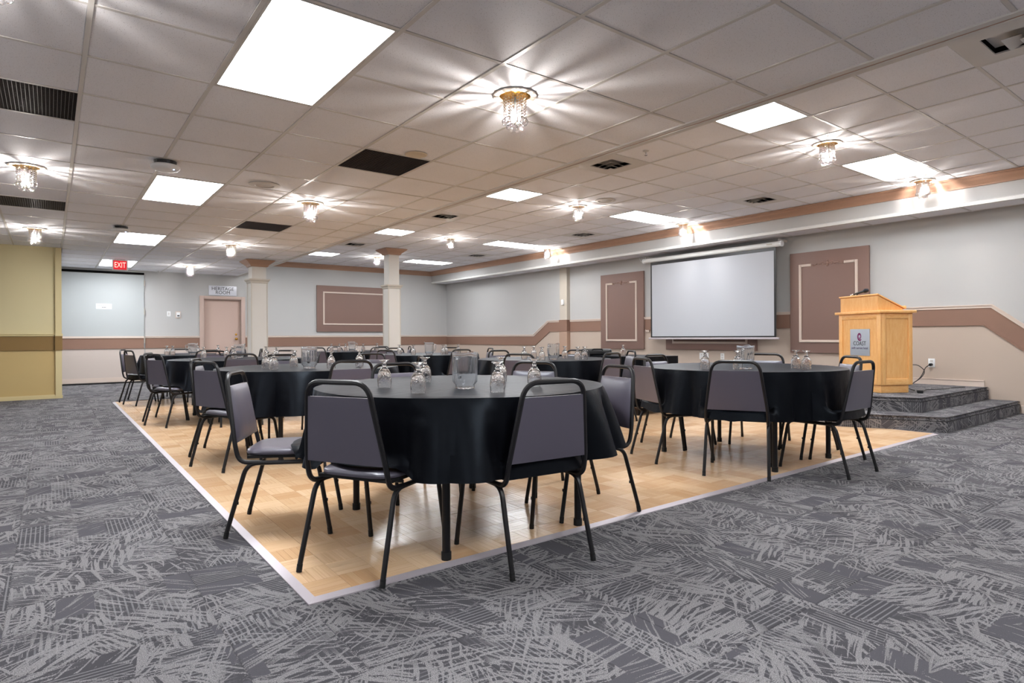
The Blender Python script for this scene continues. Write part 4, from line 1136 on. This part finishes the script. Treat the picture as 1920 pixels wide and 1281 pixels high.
CH['T5'][1] = (206, -0.68, -0.27, 16.9); CH['T5'][2] = (150, -0.69, 0.38, -20.4)
chair0 = None
def ground(x, y):
    return 0.0105 if (DX0 < x < DX1 and DY0 < y < DY1) else 0.0
def place_chair(T_, key, dx, dy, head):
    global chair0
    (cx, cy), desc = TABLES[T_]
    x, y = cx + dx, cy + dy
    rz = radians(head) - pi / 2
    lab = 'grey banquet chair, %s, at %s' % (SEATS[key], desc)
    z = ground(x, y)
    if chair0 is None:
        chair0 = make_chair(); chair0.location = (x, y, z); chair0.rotation_euler = (0, 0, rz); chair0['label'] = lab; chair0['group'] = 'banquet chairs around the round tables'; return
    copy_tree(chair0, (x, y, z), rz, label=lab)
# ------------------------------------------------------------------ tables and cloths
TZ, TR = 0.728, 0.762
def make_table():
    t_ = thing('round_table', 'x', 'table', (0, 0, 0), 0, 'round banquet tables under black cloths')
    bm = bmesh.new(); lathe(bm, [(0, TZ - 0.022), (TR - 0.006, TZ - 0.022), (TR - 0.002, TZ - 0.018), (TR - 0.002, TZ - 0.004), (TR - 0.006, TZ), (0, TZ)], 48); finish('tabletop', bm, mat('laminate', (74, 60, 50), 0.5), t_, True)
    for sx in (-1, 1):
        for sy in (-1, 1):
            bm = bmesh.new(); tube(bm, [(sx * 0.40, sy * 0.50, 0.012), (sx * 0.40, sy * 0.50, TZ - 0.022)], 0.0185, 10); l = finish('leg', bm, M['steel'], t_, True)
            bm = bmesh.new(); tube(bm, [(sx * 0.40, sy * 0.50, 0.0), (sx * 0.40, sy * 0.50, 0.035)], 0.0225, 10); finish('foot_cap', bm, M['rubber'], l, True)
    for sy in (-1, 1):
        bm = bmesh.new(); tube(bm, [(-0.40, sy * 0.50, 0.60), (0.40, sy * 0.50, 0.60)], 0.010, 8); finish('crossbar', bm, M['steel'], t_, True)
    return t_
def make_cloth(seed, chairs, c, z0, cover=()):
    r_ = random.Random(seed)
    ph = [r_.random() * 6.28 for _ in range(6)]
    n = 192; bm = bmesh.new()
    def fold(a):
        w1 = abs(sin(6.5 * a + ph[0] + 0.55 * sin(3 * a + ph[4]))) ** 0.55
        w2 = abs(sin(10 * a + ph[1] + 0.5 * sin(2 * a + ph[3]))) ** 0.6
        v = 1.5 * w1 - 1.0 + 0.55 * (w2 - 0.6) + 0.25 * sin(5 * a + ph[2])
        return v
    def chair_w(a):
        best, far = 0, 0
        for ci, (_k, dx, dy, hd) in enumerate(chairs):
            da = (a - atan2(dy, dx) + pi) % (2 * pi) - pi
            wv = 1 - min(1, max(0, (abs(da) - 0.225) / 0.11)); wv = wv * wv * (3 - 2 * wv)
            if wv > best: best = wv; far = hypot(dx, dy) + 0.222 if ci in cover else 0
        return best, far
    rows = [(0, 0.0), (0.3, 0.0), (0.55, 0.0), (0.70, 0.0), (TR - 0.012, 0.0)]
    rings = []
    for r, _ in rows:
        if r == 0: rings.append([bm.verts.new((0, 0, TZ + 0.004))]); continue
        rings.append([bm.verts.new((r * cos(2 * pi * k / n), r * sin(2 * pi * k / n), TZ + 0.004 + 0.0006 * sin(9 * k * 0.2 + seed))) for k in range(n)])
    ND = 20
    for j in range(ND + 1):
        s = j / ND; ring = []
        for k in range(n):
            a = 2 * pi * k / n; f = fold(a); cw, far = chair_w(a)
            hem = 0.395 + 0.012 * sin(2 * a + ph[5]) + 0.008 * f
            top = TZ + 0.001
            am = 0.115 * s ** 0.8 * (1 - 0.5 * cw)
            r = max(TR + 0.006 + 0.022 * s + am * (f * 0.8 + 0.25), TR + 0.004)
            z = top - (top - hem) * s
            if cw > 0:                       # the cloth lies on a chair seat; on some chairs it hangs over the seat's rear edge
                zs = SEAT + 0.012
                if far:
                    if s < 0.65: r2, z2 = TR + 0.02 + 0.02 * s + 0.012 * f * s, top - (top - zs) * s / 0.65
                    elif s < 0.85: r2, z2 = TR + 0.033 + (far - TR - 0.033) * (s - 0.65) / 0.20, zs + 0.002 * f
                    else: r2, z2 = far + 0.012 * (s - 0.85) / 0.15, zs - (zs - 0.392 - 0.008 * f) * (s - 0.85) / 0.15
                else:
                    r2 = TR + 0.012 + 0.02 * s + 0.02 * f * s + (0.075 * ((s - 0.75) / 0.25) ** 2 if s > 0.75 else 0); z2 = top - (top - zs) * min(1, s / 0.9)
                r, z = r * (1 - cw) + r2 * cw, z * (1 - cw) + z2 * cw
            ring.append(bm.verts.new((r * cos(a), r * sin(a), z)))
        rings.append(ring)
    for a, b in zip(rings[:-1], rings[1:]):
        for k in range(n):
            k2 = (k + 1) % n
            if len(a) == 1: bm.faces.new((a[0], b[k], b[k2]))
            else: bm.faces.new((a[k], a[k2], b[k2], b[k]))
    o = finish('tablecloth', bm, M['linen'], None, True)
    o.location = (c[0], c[1], z0)
    return o
tb = None
for k, (T_, (c, desc)) in enumerate(TABLES.items()):
    z0 = 0.0105
    lab = 'round folding banquet table under black cloth, ' + desc.replace('the ', '', 1)
    if tb is None: tb = make_table(); tb.location = (c[0], c[1], z0); tb['label'] = lab
    else: copy_tree(tb, (c[0], c[1], z0), 0, label=lab)
    cl = make_cloth(11 + k * 7, CH[T_], c, z0, {'T1': (0,), 'T2': (0, 1, 2), 'T5': (1,), 'T8': (0,), 'T7': (0, 1)}.get(T_, ()))
    tag(cl, 'black cloth draped over ' + desc, 'tablecloth', 'black round tablecloths')
    for s in CH[T_]: place_chair(T_, *s)

# ------------------------------------------------------------------ glassware
def make_goblet():
    t_ = thing('water_goblet', 'x', 'glass', (0, 0, 0), 0, 'upturned water goblets on the tables')
    # inverted: rim on the cloth, foot on top
    outer = [(0.0325, 0.0), (0.0345, 0.012), (0.0355, 0.03), (0.035, 0.048), (0.032, 0.068), (0.026, 0.086), (0.016, 0.100)]
    inner = [(0.0, 0.092), (0.014, 0.088), (0.0235, 0.077), (0.0295, 0.063), (0.0322, 0.046), (0.033, 0.03), (0.032, 0.012), (0.0305, 0.0)]
    fac = lambda a, z: 1 + 0.02 * cos(12 * a) * (1 if 0.02 < z < 0.08 else 0.2)
    bm = bmesh.new(); lathe(bm, inner + [(0.0315, -0.0)] + outer + [(0.0105, 0.104), (0, 0.104)], 36, fn=fac); finish('bowl', bm, M['goblet'], t_, True)
    bm = bmesh.new(); lathe(bm, [(0, 0.1042), (0.0105, 0.1042), (0.0105, 0.109), (0.0125, 0.113), (0.009, 0.118), (0.0085, 0.123), (0.010, 0.128), (0, 0.128)], 20); finish('stem', bm, M['goblet'], t_, True)
    bm = bmesh.new(); lathe(bm, [(0, 0.1282), (0.010, 0.1282), (0.022, 0.1345), (0.0285, 0.139), (0.029, 0.1415), (0.026, 0.142), (0, 0.1395)], 28); finish('foot', bm, M['goblet'], t_, True)
    return t_
def make_pitcher():
    t_ = thing('water_pitcher', 'x', 'pitcher', (0, 0, 0), 0, 'clear water pitchers on the tables')
    fl = lambda a, z: 1 + (0.034 * abs(sin(9 * a)) if 0.02 < z < 0.15 else 0)
    prof_o = [(0.0, 0.0), (0.046, 0.0), (0.048, 0.004), (0.049, 0.018), (0.060, 0.034), (0.0605, 0.05), (0.0615, 0.10), (0.063, 0.15), (0.0645, 0.17), (0.0655, 0.176)]
    prof_i = [(0.0635, 0.176), (0.0612, 0.15), (0.0595, 0.10), (0.0582, 0.05), (0.0575, 0.037), (0.046, 0.020), (0.044, 0.008), (0.0, 0.007)]
    bm = bmesh.new(); lathe(bm, prof_o + prof_i, 144, fn=fl)
    for v in bm.verts:        # pouring lip
        a = atan2(v.co.y, v.co.x)
        if v.co.z > 0.13 and abs(a) < 0.55:
            k = (v.co.z - 0.13) / 0.046 * cos(a / 0.55 * pi / 2) ** 2
            v.co.x += 0.016 * k; v.co.z += 0.010 * k
        if v.co.z > 0.165 and abs(a) > 0.5: v.co.z += 0.004 * cos(a * 2 + pi)
    finish('jug', bm, M['pitcher'], t_, True)
    bm = bmesh.new(); tube(bm, fillet([(-0.060, 0, 0.150), (-0.095, 0, 0.152), (-0.100, 0, 0.10), (-0.085, 0, 0.055), (-0.061, 0, 0.05)], 0.03, 6), 0.0075, 8, squash=1.5); finish('handle', bm, M['pitcher'], t_, True)
    return t_
GOB = {'T1': [(721, 727), (784, 738), (797, 717), (933, 737), (939, 716), (1002, 725)],
       'T2': [(1322, 694), (1386, 693), (1492, 691), (1512, 696)],
       'T3': [(499, 691), (513, 695), (551, 688), (621, 691), (674, 687)],
       'T4': [(382, 671), (425, 671), (439, 673), (499, 670), (518, 671)],
       'T5': [(313, 666), (324, 666), (371, 664), (409, 664)],
       'T6': [(621.5, 659), (636, 659.5), (648, 659), (681, 659), (707, 657.5)],
       'T7': [(775, 666), (831, 666), (836, 664.5), (859, 663), (749, 664)],
       'T8': [(983, 673), (1001, 671.5), (1016, 677), (1059, 672), (1083, 676), (1096, 674.5)]}
PIT = {'T1': (872, 728), 'T2': (1398, 692), 'T3': (580, 691), 'T4': (449, 671), 'T5': (361, 665), 'T6': (660, 659), 'T7': (805, 666), 'T8': (1038, 675)}
ZT = TZ + 0.0105 + 0.0055
def on_table(T_, u, v, lim=0.60):
    (cx, cy), _ = TABLES[T_]
    x, y = px(u, v, ZT); dx, dy = x - cx, y - cy; d = hypot(dx, dy)
    if d > lim:       # slide along the sight line to the closest point inside the rim
        ux, uy = x / hypot(x, y), y / hypot(x, y)
        s = -(dx * ux + dy * uy); px_, py_ = dx + ux * s, dy + uy * s; h2 = lim * lim - px_ * px_ - py_ * py_
        if h2 > 0:
            k = sqrt(h2) * (1 if (dx * ux + dy * uy) > 0 else -1); x, y = cx + px_ + ux * k, cy + py_ + uy * k
        else: x, y = cx + dx / d * lim, cy + dy / d * lim
    return x, y
NTHG = ['first', 'second', 'third', 'fourth', 'fifth', 'sixth']
gb = pt = None
for T_ in TABLES:
    desc = TABLES[T_][1]; placed = []
    x, y = on_table(T_, *PIT[T_]); placed.append((x, y, 0.085))
    ra = {'T1': radians(-95), 'T6': radians(150), 'T2': radians(20)}.get(T_, radians(rnd.uniform(0, 360)))
    lab = 'clear fluted plastic water pitcher in the middle of ' + desc
    if pt is None: pt = make_pitcher(); pt.location = (x, y, ZT); pt.rotation_euler = (0, 0, ra); pt['label'] = lab
    else: copy_tree(pt, (x, y, ZT), ra, label=lab)
    for k, (u, v) in enumerate(sorted(GOB[T_])):
        x, y = on_table(T_, u, v)
        for _ in range(30):
            for (qx, qy, qr) in placed:
                d = hypot(x - qx, y - qy); mn = qr + 0.038
                if d < mn:
                    s = (mn - d) / max(d, 1e-4); x += (x - qx) * s; y += (y - qy) * s
        placed.append((x, y, 0.037))
        lab = 'upturned stemmed water goblet, %s from the left on %s' % (NTHG[k], desc)
        if gb is None: gb = make_goblet(); gb.location = (x, y, ZT); gb['label'] = lab
        else: copy_tree(gb, (x, y, ZT), rnd.random() * 6, label=lab)

# ------------------------------------------------------------------ projector table with its bag
PTX0, PTX1, PTY0, PTY1 = 5.80, 6.52, 5.02, 6.62
g = thing('side_table', 'rectangular table under a long black cloth in front of the stage', 'table', ((PTX0 + PTX1) / 2, (PTY0 + PTY1) / 2, 0.0105))
hx, hy = (PTX1 - PTX0) / 2, (PTY1 - PTY0) / 2
boxo('tabletop', (-hx, -hy, 0.70), (hx, hy, 0.725), mat('laminate_dark', (90, 80, 70), 0.5), g, 0.003)
for sx in (-1, 1):
    for sy in (-1, 1):
        bm = bmesh.new(); tube(bm, [(sx * (hx - 0.08), sy * (hy - 0.1), 0), (sx * (hx - 0.08), sy * (hy - 0.1), 0.70)], 0.016, 8); finish('leg', bm, M['steel'], g, True)
bm = bmesh.new(); per = []
def rect_pt(s):
    L = [2 * hx, 2 * hy, 2 * hx, 2 * hy]; s = s % sum(L)
    if s < L[0]: return (-hx + s, -hy, 0, -1)
    s -= L[0]
    if s < L[1]: return (hx, -hy + s, 1, 0)
    s -= L[1]
    if s < L[2]: return (hx - s, hy, 0, 1)
    s -= L[2]; return (-hx, hy - s, -1, 0)
n = 160; tot = 4 * (hx + hy); rings = []
for j in range(9):
    s_ = j / 8; ring = []
    for k in range(n):
        x, y, nx_, ny_ = rect_pt(tot * k / n)
        f = 0.006 + 0.02 * s_ * (0.6 + 0.5 * sin(k * 0.9) + 0.3 * sin(k * 0.37 + 1))
        ring.append(bm.verts.new((x + nx_ * f, y + ny_ * f, 0.729 - 0.62 * s_)))
    rings.append(ring)
bm.faces.new(rings[0])
for a, b in zip(rings[:-1], rings[1:]):
    for k in range(n): bm.faces.new((a[k], a[(k + 1) % n], b[(k + 1) % n], b[k]))
o = finish('tablecloth', bm, M['linen'], None, True); o.location = g.location; tag(o, 'long black cloth covering the rectangular table before the stage', 'tablecloth')
bx, by = 5.98, 5.98
g = thing('projector_bag', 'black nylon carrying bag lying flat on the rectangular table before the stage', 'bag', (bx, by, 0.7415), radians(-38))
bm = bmesh.new(); vs = box(bm, (-0.20, -0.13, 0.0), (0.20, 0.13, 0.085), 0.025); finish('body', bm, M['bag'], g, True)
bm = bmesh.new(); box(bm, (-0.17, -0.142, 0.01), (0.17, -0.128, 0.065), 0.006); finish('front_pocket', bm, M['bag'], g, True)
bm = bmesh.new(); tube(bm, fillet([(-0.2, -0.13, 0.055), (0.2, -0.13, 0.055), (0.2, 0.13, 0.055), (-0.2, 0.13, 0.055)], 0.03), 0.004, 6, closed=True); finish('zipper', bm, M['rubber'], g)
bm = bmesh.new(); tube(bm, fillet([(-0.07, -0.135, 0.07), (-0.06, -0.17, 0.085), (0.06, -0.17, 0.085), (0.07, -0.135, 0.07)], 0.02), 0.008, 8); finish('handle', bm, M['rubber'], g, True)
copy_tree(gb, (6.02, 5.52, 0.7415), 1.0, label='upturned stemmed goblet standing alone on the rectangular table by the bag')

# structure tags on trims that were built as boxes above
for o in S.objects:
    if o.parent is None and o.type == 'MESH' and o.name.split('_')[0] in ('trim', 'wall', 'baseboard', 'ceiling', 'floor') and 'category' not in o: o['kind'] = 'structure'
